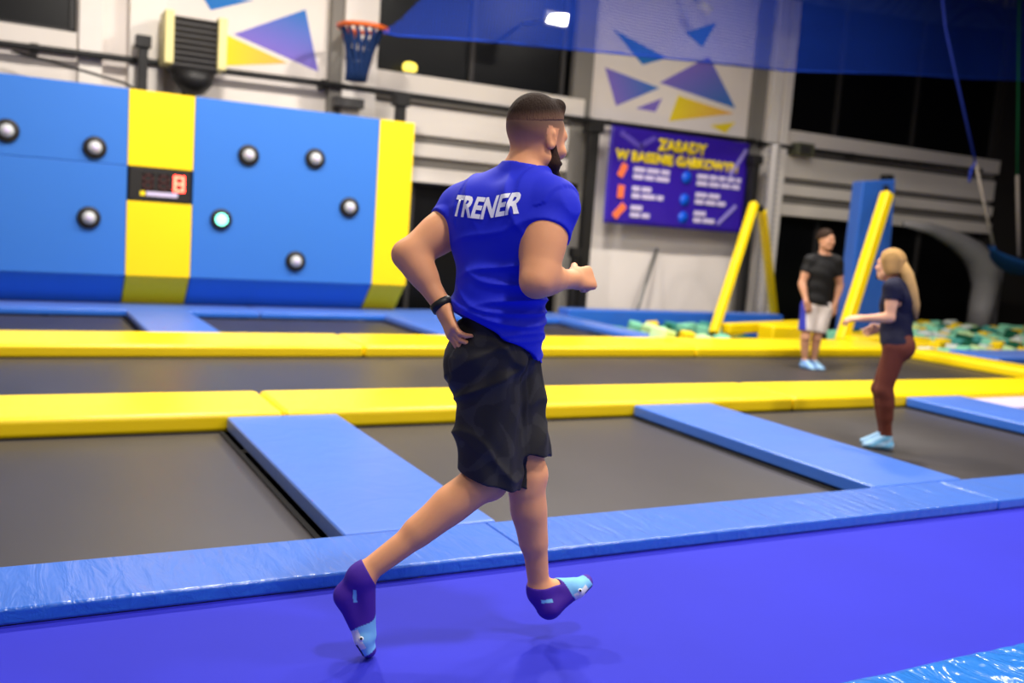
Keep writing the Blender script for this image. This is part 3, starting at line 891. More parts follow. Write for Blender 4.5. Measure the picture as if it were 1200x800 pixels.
for i in range(nu + 1):
    u = i / nu
    for j in range(nv + 1):
        v = j / nv - 0.5
        p = s0 + (s1 - s0) * u
        drop = 0.38 * 4 * u * (1 - u) + 0.08
        wdt = 0.9 * math.sin(math.pi * min(max(u, 0.06), 0.94)) + 0.05
        vs.append((p[0] + 0.15 * v, p[1] + v * wdt, p[2] - drop + 0.9 * abs(v) ** 2 * wdt))
for i in range(nu):
    for j in range(nv):
        fs.append((i * (nv + 1) + j, (i + 1) * (nv + 1) + j, (i + 1) * (nv + 1) + j + 1, i * (nv + 1) + j + 1))
o = link('fabric', pydata('fabric', vs, fs), M['sling'], hm, smooth=True)
so = o.modifiers.new('thickness', 'SOLIDIFY'); so.thickness = 0.02
ra, rb, rc = on_y(1108, 33, yr), on_y(1143, 190, yr), on_y(1164, 288, yr)
tube('rope', [on_y(1098, -60, yr), ra, rb], 0.022, M['rope_blue'], hm, seg=6)
tube('rope', [rb, 0.5 * (rb + rc), rc], 0.028, M['rope_white'], hm, seg=6)
tube('rope', [rb, rb + np.array((-0.09, 0, -0.15)), rb + np.array((-0.1, 0, -0.36))], 0.025, M['rope_blue'], hm, seg=6)
ga, gb, gc = on_y(1195, -60, yr + 0.4), on_y(1192, 205, yr + 0.4), on_y(1194, 300, yr + 0.4)
tube('rope', [ga, gb], 0.018, M['rope_green'], hm, seg=6)
tube('rope', [gb, gc], 0.03, M['rope_white'], hm, seg=6)

# ------------------------------------------------------------------ people: smooth implicit bodies turned into one continuous mesh
def nrm(v):
    v = np.asarray(v, float); return v / np.linalg.norm(v)


class Field:
    def __init__(s, lo, hi, h):
        s.lo = np.array(lo, np.float32); s.h = h
        s.n = np.ceil((np.array(hi) - np.array(lo)) / h).astype(int) + 1
        s.a = np.full(s.n, 0.12, np.float32)

    def win(s, lo, hi):
        i0 = np.clip(np.floor((np.array(lo) - s.lo) / s.h).astype(int), 0, s.n); i1 = np.clip(np.ceil((np.array(hi) - s.lo) / s.h).astype(int) + 1, 0, s.n)
        if np.any(i1 <= i0): return None, None
        sl = tuple(slice(a, b) for a, b in zip(i0, i1))
        ax = [s.lo[k] + s.h * np.arange(i0[k], i1[k], dtype=np.float32) for k in range(3)]
        return sl, np.stack(np.meshgrid(*ax, indexing='ij'), -1).astype(np.float32)

    def comb(s, sl, d, k, op):
        a = s.a[sl]
        if op == 'u':
            h = np.clip(0.5 + 0.5 * (d - a) / k, 0, 1)
            s.a[sl] = d * (1 - h) + a * h - k * h * (1 - h)
        elif op == 's':
            h = np.clip(0.5 - 0.5 * (a + d) / k, 0, 1)
            s.a[sl] = a * (1 - h) - d * h + k * h * (1 - h)

    def limb(s, a, b, ra, rb, k=0.02, side=None, flat=1.0, op='u', bulge=0.0, bt=0.4):
        a = np.asarray(a, np.float32); b = np.asarray(b, np.float32)
        R = max(ra, rb) * max(1, flat) + abs(bulge) + k + 2 * s.h + 0.01
        sl, p = s.win(np.minimum(a, b) - R, np.maximum(a, b) + R)
        if sl is None: return
        ab = b - a; L2 = float(ab @ ab) + 1e-12
        t = np.clip(((p - a) @ ab) / L2, 0, 1)
        q = p - a - t[..., None] * ab
        if side is not None and flat != 1.0:
            sd = nrm(side).astype(np.float32)
            c = q @ sd
            q = q - c[..., None] * sd * (1 - 1 / flat)
        r = ra + (rb - ra) * t
        if bulge: r = r + bulge * np.exp(-((t - bt) / 0.25) ** 2)
        s.comb(sl, np.sqrt((q * q).sum(-1)) - r, k, op)

    def ell(s, c, r, ax=None, k=0.02, op='u'):
        c = np.asarray(c, np.float32); r = np.asarray(r, np.float32)
        R = r.max() + k + 2 * s.h + 0.01
        sl, p = s.win(c - R, c + R)
        if sl is None: return
        q = p - c
        if ax is not None: q = q @ np.array(ax, np.float32).T
        k0 = np.sqrt(((q / r) ** 2).sum(-1)); k1 = np.sqrt(((q / (r * r)) ** 2).sum(-1)) + 1e-9
        s.comb(sl, k0 * (k0 - 1) / k1, k, op)

    def pts(s):
        ax = [s.lo[k] + s.h * np.arange(s.n[k], dtype=np.float32) for k in range(3)]
        return ax

    def plane(s, p, n, keep_below=True):
        """cut away the side the normal points to"""
        x, y, z = s.pts(); n = nrm(n)
        d = (x[:, None, None] - p[0]) * n[0] + (y[None, :, None] - p[1]) * n[1] + (z[None, None, :] - p[2]) * n[2]
        s.a = np.maximum(s.a, d.astype(np.float32))

    def near_plane(s, p, n, c, rad):
        """cut by a plane only near c"""
        sl, q = s.win(np.asarray(c) - rad, np.asarray(c) + rad)
        d = (q - np.asarray(p, np.float32)) @ nrm(n).astype(np.float32)
        s.a[sl] = np.maximum(s.a[sl], d)

    def merge(s, o, k=0.02):
        s.comb((slice(None),) * 3, o.a, k, 'u')

    def crop(s, lo, hi):
        i0 = np.clip(np.floor((np.array(lo) - s.lo) / s.h).astype(int), 0, s.n - 2); i1 = np.clip(np.ceil((np.array(hi) - s.lo) / s.h).astype(int) + 1, i0 + 2, s.n)
        f = Field.__new__(Field); f.h = s.h; f.lo = (s.lo + i0 * s.h).astype(np.float32); f.n = i1 - i0
        f.a = s.a[tuple(slice(a, b) for a, b in zip(i0, i1))].copy()
        return f

    def segdist(s, pts):
        x, y, z = s.pts(); out = np.full(s.n, 9.0, np.float32)
        X, Y, Z = x[:, None, None], y[None, :, None], z[None, None, :]
        for a, b in zip(pts[:-1], pts[1:]):
            a = np.asarray(a, np.float32); d = np.asarray(b, np.float32) - a; L2 = float(d @ d)
            t = np.clip(((X - a[0]) * d[0] + (Y - a[1]) * d[1] + (Z - a[2]) * d[2]) / L2, 0, 1)
            out = np.minimum(out, np.sqrt((X - a[0] - t * d[0]) ** 2 + (Y - a[1] - t * d[1]) ** 2 + (Z - a[2] - t * d[2]) ** 2))
        return out

    def cover(s, body, off, pts, rad, excl=()):
        """let the cloth enclose the body along a line of points"""
        m = s.segdist(pts) < rad
        for ep, er in excl: m &= ~(s.segdist(ep) < er)
        s.a = np.where(m, np.minimum(s.a, body.a - off), s.a)

    def twin(s):
        f = Field.__new__(Field); f.lo, f.h, f.n = s.lo, s.h, s.n; f.a = np.full(s.n, 0.12, np.float32)
        return f

    def mesh(s, name, smooth=2):
        A = s.a; A[0] = A[-1] = 0.05; A[:, 0] = A[:, -1] = 0.05; A[:, :, 0] = A[:, :, -1] = 0.05
        I = A < 0
        cnt = np.zeros(tuple(s.n - 1), np.int8)
        for i in (0, 1):
            for j in (0, 1):
                for k in (0, 1):
                    cnt += I[i:s.n[0] - 1 + i, j:s.n[1] - 1 + j, k:s.n[2] - 1 + k]
        act = np.argwhere((cnt > 0) & (cnt < 8))
        vid = np.full(cnt.shape, -1, np.int32); vid[tuple(act.T)] = np.arange(len(act))
        acc = np.zeros((len(act), 3), np.float64); num = np.zeros(len(act))
        cor = [(i, j, k) for i in (0, 1) for j in (0, 1) for k in (0, 1)]
        val = {c: A[act[:, 0] + c[0], act[:, 1] + c[1], act[:, 2] + c[2]] for c in cor}
        for c in cor:
            for ax in range(3):
                if c[ax] == 0:
                    c2 = list(c); c2[ax] = 1; c2 = tuple(c2)
                    va, vb = val[c], val[c2]
                    m = (va < 0) != (vb < 0)
                    t = va[m] / (va[m] - vb[m])
                    off = np.tile(np.array(c, float), (m.sum(), 1)); off[:, ax] = t
                    acc[m] += off; num[m] += 1
        V = (act + acc / num[:, None]) * s.h + s.lo
        quads = []
        for ax in range(3):
            b, c = (ax + 1) % 3, (ax + 2) % 3
            sa = [slice(1, -1)] * 3; sb = [slice(1, -1)] * 3
            sa[ax] = slice(0, -1); sb[ax] = slice(1, None)
            Ia, Ib = I[tuple(sa)], I[tuple(sb)]
            for sign in (0, 1):
                m = (Ia & ~Ib) if sign == 0 else (~Ia & Ib)
                e = np.argwhere(m)
                if len(e) == 0: continue
                o = np.ones(3, int); o[ax] = 0
                e = e + o
                def cell(db, dc):
                    q = e.copy(); q[:, b] -= db; q[:, c] -= dc
                    return vid[q[:, 0], q[:, 1], q[:, 2]]
                f = [cell(1, 1), cell(0, 1), cell(0, 0), cell(1, 0)]
                if sign: f = f[::-1]
                quads.append(np.stack(f, 1))
        Q = np.concatenate(quads)
        for _ in range(smooth):
            S = np.zeros_like(V); N = np.zeros(len(V))
            for i in range(4):
                a, bb = Q[:, i], Q[:, (i + 1) % 4]
                for k in range(3): S[:, k] += np.bincount(a, V[bb, k], len(V)) + np.bincount(bb, V[a, k], len(V))
                N += np.bincount(a, minlength=len(V)) + np.bincount(bb, minlength=len(V))
            V = V * 0.5 + 0.5 * S / np.maximum(N, 1)[:, None]
        me = bpy.data.meshes.new(name)
        me.vertices.add(len(V)); me.vertices.foreach_set('co', V.astype(np.float32).ravel())
        me.loops.add(Q.size); me.loops.foreach_set('vertex_index', Q.astype(np.int32).ravel())
        me.polygons.add(len(Q)); me.polygons.foreach_set('loop_start', np.arange(0, Q.size, 4, dtype=np.int32))
        me.update(); me.validate()
        me.shade_smooth()
        return me, V


def paint(me, cols):
    at = me.color_attributes.new('Col', 'FLOAT_COLOR', 'POINT')
    c = np.concatenate([cols, np.ones((len(cols), 1))], 1).astype(np.float32)
    at.data.foreach_set('color', c.ravel())


def sstep(a, b, x):
    t = np.clip((x - a) / (b - a), 0, 1); return t * t * (3 - 2 * t)


M['skin'] = mat('skin', lin(220, 160, 125), 0.55, 0.35, attr='Col', bump=(180, 0.08, 0.002, (1, 1, 1)), sss=0.12)
M['cloth'] = mat('jersey_cloth', lin(20, 30, 180), 0.7, 0.25, attr='Col', bump=(500, 0.1, 0.001, (1, 1, 1)))
M['hair'] = mat('hair', lin(50, 34, 24), 0.75, 0.12, attr='Col', bump=(140, 0.6, 0.006, (1, 1, 0.35)))
M['print_white'] = mat('white_shirt_print', lin(242, 243, 250), 0.6, 0.3)
M['band'] = mat('black_wristband', lin(18, 18, 20), 0.5, 0.4)


def head_frame(f, u):
    f = nrm(f); u = np.asarray(u, float); u = nrm(u - f * (u @ f)); r = np.cross(f, u)   # r = the person's right
    return f, u, r


def add_head(fl, c, f, u, r, s=1.0, female=False):
    L = lambda a, b, d: c + s * (a * f + b * r + d * u)
    ax = np.array([f, r, u])
    fl.ell(L(-0.012, 0, 0.030), np.array((0.098, 0.077, 0.092)) * s, ax, 0.02)
    fl.ell(L(0.030, 0, -0.020), np.array((0.066, 0.064, 0.095)) * s, ax, 0.03 * s)
    fl.ell(L(0.050, 0, -0.092), np.array((0.040, 0.040, 0.030)) * s, ax, 0.03 * s)          # chin
    fl.limb(L(0.005, 0.055, -0.065), L(0.055, 0.018, -0.095), 0.022 * s, 0.018 * s, 0.025 * s)  # jaw
    fl.limb(L(0.005, -0.055, -0.065), L(0.055, -0.018, -0.095), 0.022 * s, 0.018 * s, 0.025 * s)
    fl.limb(L(0.080, 0.035, 0.022), L(0.080, -0.035, 0.022), 0.014 * s, 0.014 * s, 0.018 * s)  # brow
    fl.limb(L(0.092, 0, 0.005), L(0.112, 0, -0.028), 0.009 * s, 0.014 * s, 0.012 * s)          # nose
    for e in (-1, 1):
        fl.ell(L(0.088, e * 0.032, -0.002), np.array((0.010, 0.014, 0.009)) * s, ax, 0.012 * s, 's')  # eye sockets
        fl.ell(L(0.080, e * 0.032, -0.002), np.array((0.012, 0.013, 0.011)) * s, ax, 0.004 * s)
        fl.ell(L(0.068, e * 0.045, -0.030), np.array((0.022, 0.022, 0.018)) * s, ax, 0.02 * s)       # cheekbone
        # ear: rim, lobe, hollow
        ea = nrm(f * 0.9 - u * 0.1 + r * e * 0.0); eo = nrm(r * e - f * 0.45)
        ex = np.array([nrm(np.cross(np.cross(eo, f), eo)), eo, u])
        fl.ell(L(-0.006, e * 0.078, -0.012), np.array((0.018, 0.008, 0.030)) * s, ex, 0.007 * s)
        fl.ell(L(-0.004, e * 0.086, -0.006), np.array((0.010, 0.006, 0.018)) * s, ex, 0.005 * s, 's')
    fl.limb(L(0.090, -0.020, -0.058), L(0.090, 0.020, -0.058), 0.009 * s, 0.009 * s, 0.008 * s)        # lips


def add_hand(fl, w, d, pn, thumb, s=1.0, curl=(70, 80, 50), spread=0.10, thumbcurl=0.5):
    """w wrist, d hand direction, pn palm normal (towards curling fingers), thumb side vector"""
    d = nrm(d); pn = np.asarray(pn, float); pn = nrm(pn - d * (pn @ d)); t = np.cross(d, pn)
    if t @ np.asarray(thumb) < 0: t = -t
    k = 0.008 * s
    palm = w + d * 0.045 * s
    fl.limb(w - d * 0.02 * s, w + d * 0.02 * s, 0.024 * s, 0.026 * s, 0.02 * s, pn, 0.8)
    for o in (-0.028, -0.010, 0.010, 0.028):
        fl.limb(w + d * 0.018 * s + t * o * 0.7 * s, w + d * 0.088 * s + t * o * s, 0.016 * s, 0.0135 * s, 0.014 * s)
    lens = [(0.040, 0.026, 0.020), (0.045, 0.029, 0.022), (0.042, 0.027, 0.021), (0.033, 0.020, 0.018)]
    for i, (o, ln) in enumerate(zip((0.030, 0.010, -0.010, -0.029), lens)):
        p = w + d * (0.092 - 0.004 * abs(i - 1)) * s + t * o * s
        a = 0.0; dirb = nrm(d + t * spread * (o / 0.03) * 0.5)
        for j, l in enumerate(ln):
            a += math.radians(curl[j]) * (1 + 0.06 * (i - 1))
            dd = dirb * math.cos(a) + pn * math.sin(a)
            q = p + dd * l * s
            fl.limb(p, q, (0.0098 - 0.0008 * j) * s, (0.0092 - 0.0008 * j) * s, 0.004 * s)
            p = q
    p = w + d * 0.028 * s + t * 0.030 * s + pn * 0.006 * s
    q = p + nrm(d * 0.75 + t * 0.55 + pn * 0.45) * 0.042 * s
    fl.limb(w + d * 0.018 * s + t * 0.014 * s, p, 0.018 * s, 0.016 * s, 0.012 * s)
    fl.limb(p, q, 0.0145 * s, 0.011 * s, 0.006 * s)
    z = q + nrm(d * (0.9 - 0.5 * thumbcurl) - t * 0.7 * thumbcurl + pn * (0.3 + 0.5 * thumbcurl)) * 0.028 * s
    fl.limb(q, z, 0.0108 * s, 0.0095 * s, 0.004 * s)
    z2 = z + nrm(d * (0.6 - 0.3 * thumbcurl) - t * 0.9 * thumbcurl + pn * 0.4) * 0.022 * s
    fl.limb(z, z2, 0.0098 * s, 0.0085 * s, 0.004 * s)


def add_foot(fl, ankle, heel, toe, upn, s=1.0, g=0.0, k=0.025):
    """heel, toe: sole points; upn: instep side normal"""
    f = nrm(toe - heel); u = nrm(upn - f * (upn @ f)); r = np.cross(f, u); L = np.linalg.norm(toe - heel)
    hl = heel + f * 0.034 * s + u * 0.034 * s
    ball = heel + f * (L - 0.075 * s) + u * 0.024 * s
    tip = heel + f * (L - 0.022 * s) + u * 0.018 * s
    fl.limb(ankle, hl, 0.036 * s + g, 0.034 * s + g, k * s)
    fl.limb(ankle + f * 0.012 * s, ball + u * 0.012 * s, 0.034 * s + g, 0.024 * s + g, k * s, r, 1.15)
    fl.limb(hl, ball, 0.033 * s + g, 0.024 * s + g, k * s, r, 1.35)
    fl.limb(ball - r * 0.018 * s, tip - r * 0.012 * s, 0.022 * s + g, 0.017 * s + g, 0.015 * s, r, 1.25)
    fl.limb(ball + r * 0.018 * s, tip + r * 0.012 * s - f * 0.01 * s, 0.021 * s + g, 0.016 * s + g, 0.015 * s, r, 1.25)
    return f, u, r, L


def bounds(J, m=0.2):
    a = np.array(list(J)); return a.min(0) - m, a.max(0) + m


def base_body(fl, J, s=1.0, female=False):
    """limbs and trunk from the joint table J (numpy points)"""
    pr = nrm(J['hipR'] - J['hipL']); pu = nrm(J['neck'] - J['pelvis']); pf = np.cross(pu, pr)
    cr = nrm(J['shR'] - J['shL']); cf = nrm(np.cross(pu, cr)); ch = J['chest']
    # trunk
    axp = np.array([pf, pr, np.cross(pr, pf)]); axc = np.array([cf, cr, np.cross(cr, cf)])
    wst = J['pelvis'] * 0.55 + ch * 0.45
    fl.ell(J['pelvis'] - pu * 0.01 * s, np.array((0.105, 0.165 if not female else 0.17, 0.12)) * s, axp, 0.05 * s)
    fl.ell(wst, np.array((0.100, 0.135 if not female else 0.115, 0.14)) * s, axp, 0.06 * s)
    fl.ell(ch, np.array((0.118, 0.165 if not female else 0.135, 0.185)) * s, axc, 0.06 * s)
    fl.ell(ch + cr * 0.075 * s - cf * 0.055 * s + pu * 0.04 * s, np.array((0.06, 0.085, 0.12)) * s, axc, 0.05 * s)   # shoulder blades / lats
    fl.ell(ch - cr * 0.075 * s - cf * 0.055 * s + pu * 0.04 * s, np.array((0.06, 0.085, 0.12)) * s, axc, 0.05 * s)
    for sd in ('R', 'L'):
        e = 1 if sd == 'R' else -1
        fl.ell(J['pelvis'] - pf * 0.040 * s + pr * e * 0.072 * s - pu * 0.07 * s, np.array((0.078, 0.085, 0.10)) * s, axp, 0.04 * s)    # buttocks
        fl.limb(J['neck'] - pu * 0.01 * s, J['sh' + sd] + pu * 0.025 * s, 0.052 * s, 0.055 * s, 0.05 * s)      # trapezius and collar
        fl.limb(J['sh' + sd], J['el' + sd], 0.064 * s * J['arm'], 0.047 * s * J['arm'], 0.035 * s, bulge=0.010 * s * J['arm'], bt=0.5)
        fl.limb(J['el' + sd], J['wr' + sd], 0.046 * s * J['arm'], 0.029 * s, 0.022 * s, bulge=0.010 * s * J['arm'], bt=0.22)
        fl.limb(J['hip' + sd], J['kn' + sd], 0.092 * s, 0.058 * s, 0.05 * s)
        fl.limb(J['kn' + sd], J['an' + sd], 0.054 * s, 0.035 * s, 0.03 * s)
        sh = nrm(J['an' + sd] - J['kn' + sd]); bk = -J.get('shinf' + sd, pf); bk = nrm(bk - sh * (bk @ sh))
        a = J['kn' + sd] + (J['an' + sd] - J['kn' + sd]) * 0.12 + bk * 0.022 * s; b = J['kn' + sd] + (J['an' + sd] - J['kn' + sd]) * 0.55 + bk * 0.010 * s
        fl.limb(a, b, 0.050 * s, 0.040 * s, 0.035 * s, bulge=0.010 * s, bt=0.4)                                 # calf
        fl.ell(J['kn' + sd] - bk * 0.026 * s, np.array((0.036, 0.036, 0.04)) * s, None, 0.03 * s)                # kneecap
    fl.limb(J['neck'] - pu * 0.03 * s, J['head'] - J['hu'] * 0.05 * s - J['hf'] * 0.02 * s, 0.062 * s * J['nk'], 0.056 * s * J['nk'], 0.03 * s)
    return pr, pu, pf, cr, cf


def skin_cols(V, base, seed=0):
    n = np.sin(V[:, 0] * 31 + seed) * np.sin(V[:, 1] * 27 + 1.3) * np.sin(V[:, 2] * 23 + 0.7)
    c = np.tile(np.array(base[:3]), (len(V), 1))
    c *= (1 + 0.05 * n)[:, None]
    return c


# ---------------------------------------------------------------- the running man
def runner():
    D = on_d
    J = dict(
        head=D(628, 161, 3.13), neck=D(613, 203, 3.10), chest=D(593, 277, 3.10), pelvis=D(581, 402, 3.13),
        shR=D(643, 246, 3.015), shL=D(544, 250, 3.20), elR=D(630, 328, 2.90), elL=D(481, 299, 3.11), wrR=D(671, 327, 3.10), wrL=D(520, 361, 3.05),
        hipR=D(572, 425, 3.06), hipL=D(598, 425, 3.20), knR=D(573, 562, 3.06), knL=D(619, 557, 3.16), anR=D(424, 674, 2.93), anL=D(632, 692, 3.20),
        arm=1.0, nk=1.05)
    J['hf'], J['hu'], J['hr'] = head_frame((0.955, 0.26, -0.14), nrm((0.10, 0.03, 1.0)))
    J['shinfR'] = np.array((0.45, 0, -0.9)); J['shinfL'] = np.array((1.0, 0.05, 0.0))
    lo, hi = bounds([v for k, v in J.items() if k[:2] in ('he', 'ne', 'sh', 'el', 'wr', 'hi', 'kn', 'an') and len(k) <= 5 and 'inf' not in k], 0.24)
    hi[2] += 0.02; lo[2] = -0.02
    h = 0.0045
    fl = Field(lo, hi, h)
    pr, pu, pf, cr, cf = base_body(fl, J)
    # shape the flexed right arm and the shoulders
    fl.ell(J['shR'] + cr * 0.012, (0.075, 0.075, 0.08), None, 0.04); fl.ell(J['shL'] - cr * 0.008, (0.075, 0.075, 0.08), None, 0.04)
    ua = J['elR'] - J['shR']
    fl.limb(J['shR'] + ua * 0.35 + FWD * -0.012, J['shR'] + ua * 0.8, 0.060, 0.050, 0.04)
    ul = J['elL'] - J['shL']
    fl.limb(J['shL'] + ul * 0.35 - np.array((0, 0, 0.012)), J['shL'] + ul * 0.8, 0.052, 0.046, 0.03)
    for sd in 'RL':
        o_ = nrm(nrm(J['el' + sd] - J['sh' + sd]) + nrm(J['el' + sd] - J['wr' + sd]))
        fl.ell(J['el' + sd] + o_ * 0.022, (0.034, 0.034, 0.034), None, 0.03)
        fa_ = J['wr' + sd] - J['el' + sd]
        fl.limb(J['el' + sd] + fa_ * 0.08 + np.array((0, 0, 0.016)), J['el' + sd] + fa_ * 0.45 + np.array((0, 0, 0.008)), 0.038, 0.032, 0.03)
        sh_ = J['an' + sd] - J['kn' + sd]
    add_head(fl, J['head'], J['hf'], J['hu'], J['hr'], 1.04)
    # hands
    hd = D(684, 326, 3.14) - J['wrR']
    add_hand(fl, J['wrR'], hd, nrm(-RGT * 0.2 + FWD * 0.9 + np.array((0, 0, -0.35))), (0, 0, 1), 1.02, (78, 88, 55), 0.05, 0.9)
    hd2 = D(533, 397, 2.99) - J['wrL']
    add_hand(fl, J['wrL'], hd2, nrm(RGT * 0.75 + FWD * 0.4 + np.array((0, 0, 0.2))), nrm(RGT * 0.3 + FWD * 0.8), 1.0, (16, 30, 22), 0.10, 0.15)
    # feet
    heR, toR = D(390, 691, 2.935), D(430, 773, 2.93)
    heL, toL = D(640, 727, 3.185), D(697, 681, 3.27)
    upR = nrm(RGT * 1.0 + np.array((0, 0, 0.30))); upL = nrm(np.array((0, 0, 1.0)) - RGT * 0.5)
    add_foot(fl, J['anR'], heR, toR, upR); add_foot(fl, J['anL'], heL, toL, upL)
    skin_f = fl.crop(fl.lo, fl.lo + fl.n * fl.h)
    body_me, V = fl.mesh('body')
    base = lin(228, 160, 112)
    col = skin_cols(V, base)
    q = V - J['head']; a, b, c_ = q @ J['hf'], q @ J['hr'], q @ J['hu']
    # clipped sides of the haircut: stubble colour over the scalp, fading down
    pd_ = (q - (-0.10 * J['hf'] + 0.022 * J['hu'])) @ nrm(J['hu'] - 0.30 * J['hf'])
    hl = 0.97 * sstep(-0.095, 0.004, pd_) * sstep(0.056, 0.036, a - 0.25 * c_) * (np.linalg.norm(q, axis=1) < 0.16) * sstep(-0.10, -0.06, c_)
    earm = (np.abs(b) > 0.076) & (a > -0.03) & (a < 0.02) & (c_ > -0.045) & (c_ < 0.03)
    hl = np.where(earm, 0, hl)
    FADE = np.array(lin(112, 82, 64)[:3]); hair = FADE
    col = col * (1 - hl[:, None]) + hair * hl[:, None]
    red = np.exp(-((np.abs(b) - 0.085) / 0.012) ** 2) * earm
    col = col * (1 - 0.0 * red[:, None])
    paint(body_me, col)
    root = thing('person', (J['pelvis'][0], J['pelvis'][1], 0.0), 'running bearded man in blue t-shirt, black shorts and purple socks', 'person')
    body = link('body', body_me, M['skin'], root)
    # hair cap and beard
    f2 = Field(J['head'] - 0.17, J['head'] + 0.17, 0.003)
    ax = np.array([J['hf'], J['hr'], J['hu']])
    L = lambda x, y, z: J['head'] + x * J['hf'] + y * J['hr'] + z * J['hu']
    f2.ell(L(-0.0125, 0, 0.0415), (0.1030, 0.0808, 0.0965), ax, 0.01)
    f2.limb(L(0.050, -0.028, 0.112), L(0.050, 0.028, 0.112), 0.022, 0.022, 0.03)
    f2.plane(L(-0.10, 0, 0.022), -J['hu'] * 1.0 + J['hf'] * 0.30)
    f2.plane(L(0.075, 0, 0.095), J['hf'] * 1.0 - J['hu'] * 0.55)
    hm_, Vh = f2.mesh('hair', 2)
    qh = (Vh - J['head']) @ J['hu']
    t = sstep(0.0, 0.040, (Vh - L(-0.10, 0, 0.022)) @ nrm(J['hu'] - 0.30 * J['hf']))[:, None]
    paint(hm_, FADE * (1 - t) + np.array(lin(40, 27, 19)[:3]) * t)
    hr_ = link('hair', hm_, M['hair'], root); hr_['label'] = 'short dark brown hair, clipped at the sides'
    f3 = Field(J['head'] - 0.19, J['head'] + 0.17, 0.003)
    f3.limb(L(0.008, 0.068, -0.010), L(0.028, 0.060, -0.075), 0.012, 0.026, 0.02); f3.limb(L(0.008, -0.068, -0.010), L(0.028, -0.060, -0.075), 0.012, 0.026, 0.02)
    f3.limb(L(0.028, 0.055, -0.080), L(0.076, 0.018, -0.116), 0.026, 0.029, 0.03); f3.limb(L(0.028, -0.055, -0.080), L(0.076, -0.018, -0.116), 0.026, 0.029, 0.03)
    f3.ell(L(0.074, 0, -0.113), (0.038, 0.042, 0.036), ax, 0.03)
    f3.limb(L(0.098, 0.028, -0.062), L(0.104, 0, -0.045), 0.009, 0.009, 0.01); f3.limb(L(0.098, -0.028, -0.062), L(0.104, 0, -0.045), 0.009, 0.009, 0.01)
    bm_, Vb = f3.mesh('beard', 2)
    paint(bm_, np.tile(np.array(lin(52, 34, 26)[:3]), (len(Vb), 1)))
    bd = link('beard', bm_, M['hair'], root); bd['label'] = 'full dark brown beard'
    for e in (-1, 1):
        tube('eyebrow', [L(0.094, e * 0.014, 0.024), L(0.093, e * 0.034, 0.028), L(0.080, e * 0.050, 0.022)], [0.005, 0.006, 0.003], M['hair'], root, seg=6)
        eb = tube('eye', [L(0.083, e * 0.032, -0.002) - J['hf'] * 0.008, L(0.083, e * 0.032, -0.002) + J['hf'] * 0.006], [0.011, 0.007], M['print_white'], root, seg=10)
        ip = tube('iris', [L(0.089, e * 0.032, -0.002), L(0.0905, e * 0.032, -0.002)], 0.005, M['band'], None, seg=8); ip.parent = eb

    # ---- shirt
    h = 0.0045
    lo, hi = bounds([J['shR'], J['shL'], J['pelvis'], J['neck'], J['elR']], 0.24)
    bs = skin_f.crop(lo, hi); fs = bs.twin()
    g = 0.016
    axp = np.array([pf, pr, np.cross(pr, pf)]); axc = np.array([cf, cr, np.cross(cr, cf)])
    ch = J['chest']; wst = J['pelvis'] * 0.55 + ch * 0.45
    fs.ell(ch, (0.126 + g, 0.172 + g, 0.20), axc, 0.05)
    fs.ell(wst, (0.112 + g, 0.150 + g, 0.17), axp, 0.08)
    fs.ell(J['pelvis'] + pu * 0.0, (0.115 + g, 0.165 + g, 0.16), axp, 0.08)
    fs.limb(J['pelvis'] - pu * 0.07, wst, 0.128, 0.115, 0.06, pr, 1.35)
    sleeves = []
    for sd, e in (('R', 1), ('L', -1)):
        fs.ell(ch + cr * e * 0.075 - cf * 0.055 + pu * 0.04, (0.06 + g, 0.085 + g, 0.12 + g), axc, 0.05)
        fs.limb(J['neck'] - pu * 0.012, J['sh' + sd] + pu * 0.03, 0.052 + g * 0.6, 0.058 + g * 0.5, 0.05)
        ua = J['el' + sd] - J['sh' + sd]; un = nrm(ua)
        t1 = 0.50 if sd == 'R' else 0.40
        sv = fs.twin()
        sv.limb(J['sh' + sd] - cr * e * 0.02, J['sh' + sd] + ua * 0.7, 0.084, 0.086 if sd == 'R' else 0.078, 0.045)
        cut = J['sh' + sd] + ua * (0.41 if sd == 'R' else 0.36)
        sv.cover(bs, 0.009, [J['sh' + sd] + pu * 0.02, J['sh' + sd], J['sh' + sd] + ua * 0.6], 0.125)
        sv.plane(cut, un + (FWD * -0.25 if sd == 'R' else 0))
        sleeves.append(sv)
    fs.cover(bs, 0.009, [J['neck'] - pu * 0.05, J['pelvis'] - pu * 0.1], 0.20, [([J['shR'] + (J['elR'] - J['shR']) * 0.3, J['elR'], J['wrR']], 0.10), ([J['shL'] + (J['elL'] - J['shL']) * 0.25, J['elL'], J['wrL'], D(538, 400, 3.07)], 0.085), ([J['head'], J['head'] + J['hf'] * 0.06 - J['hu'] * 0.05], 0.135)])
    # neckline
    fs.near_plane(J['neck'] + pu * 0.026 - cf * 0.0, pu * 0.9 + cf * 0.42, J['neck'] + pu * 0.08, 0.12)
    # hem
    h1, h2, h3 = D(534, 369, 3.20), D(594, 398, 2.985), D(638, 424, 3.10)
    hn_ = nrm(np.cross(h2 - h1, h3 - h1)); hn_ = hn_ if hn_[2] < 0 else -hn_
    fs.near_plane(h2, hn_, J['pelvis'] - pu * 0.12, 0.30)
    for sv in sleeves: fs.merge(sv, 0.03)
    # folds
    x, y, z = fs.pts()
    X, Yy, Z = np.meshgrid(x, y, z, indexing='ij')
    P_ = np.stack([X, Yy, Z], -1)
    qq = P_ - ch.astype(np.float32)
    U = qq @ cr.astype(np.float32); Wv = qq @ pu.astype(np.float32); Fv = qq @ cf.astype(np.float32)
    low = np.clip((0.10 - Wv) / 0.2, 0, 1)
    rdg = lambda a: (1 - np.abs(np.sin(a))) ** 3
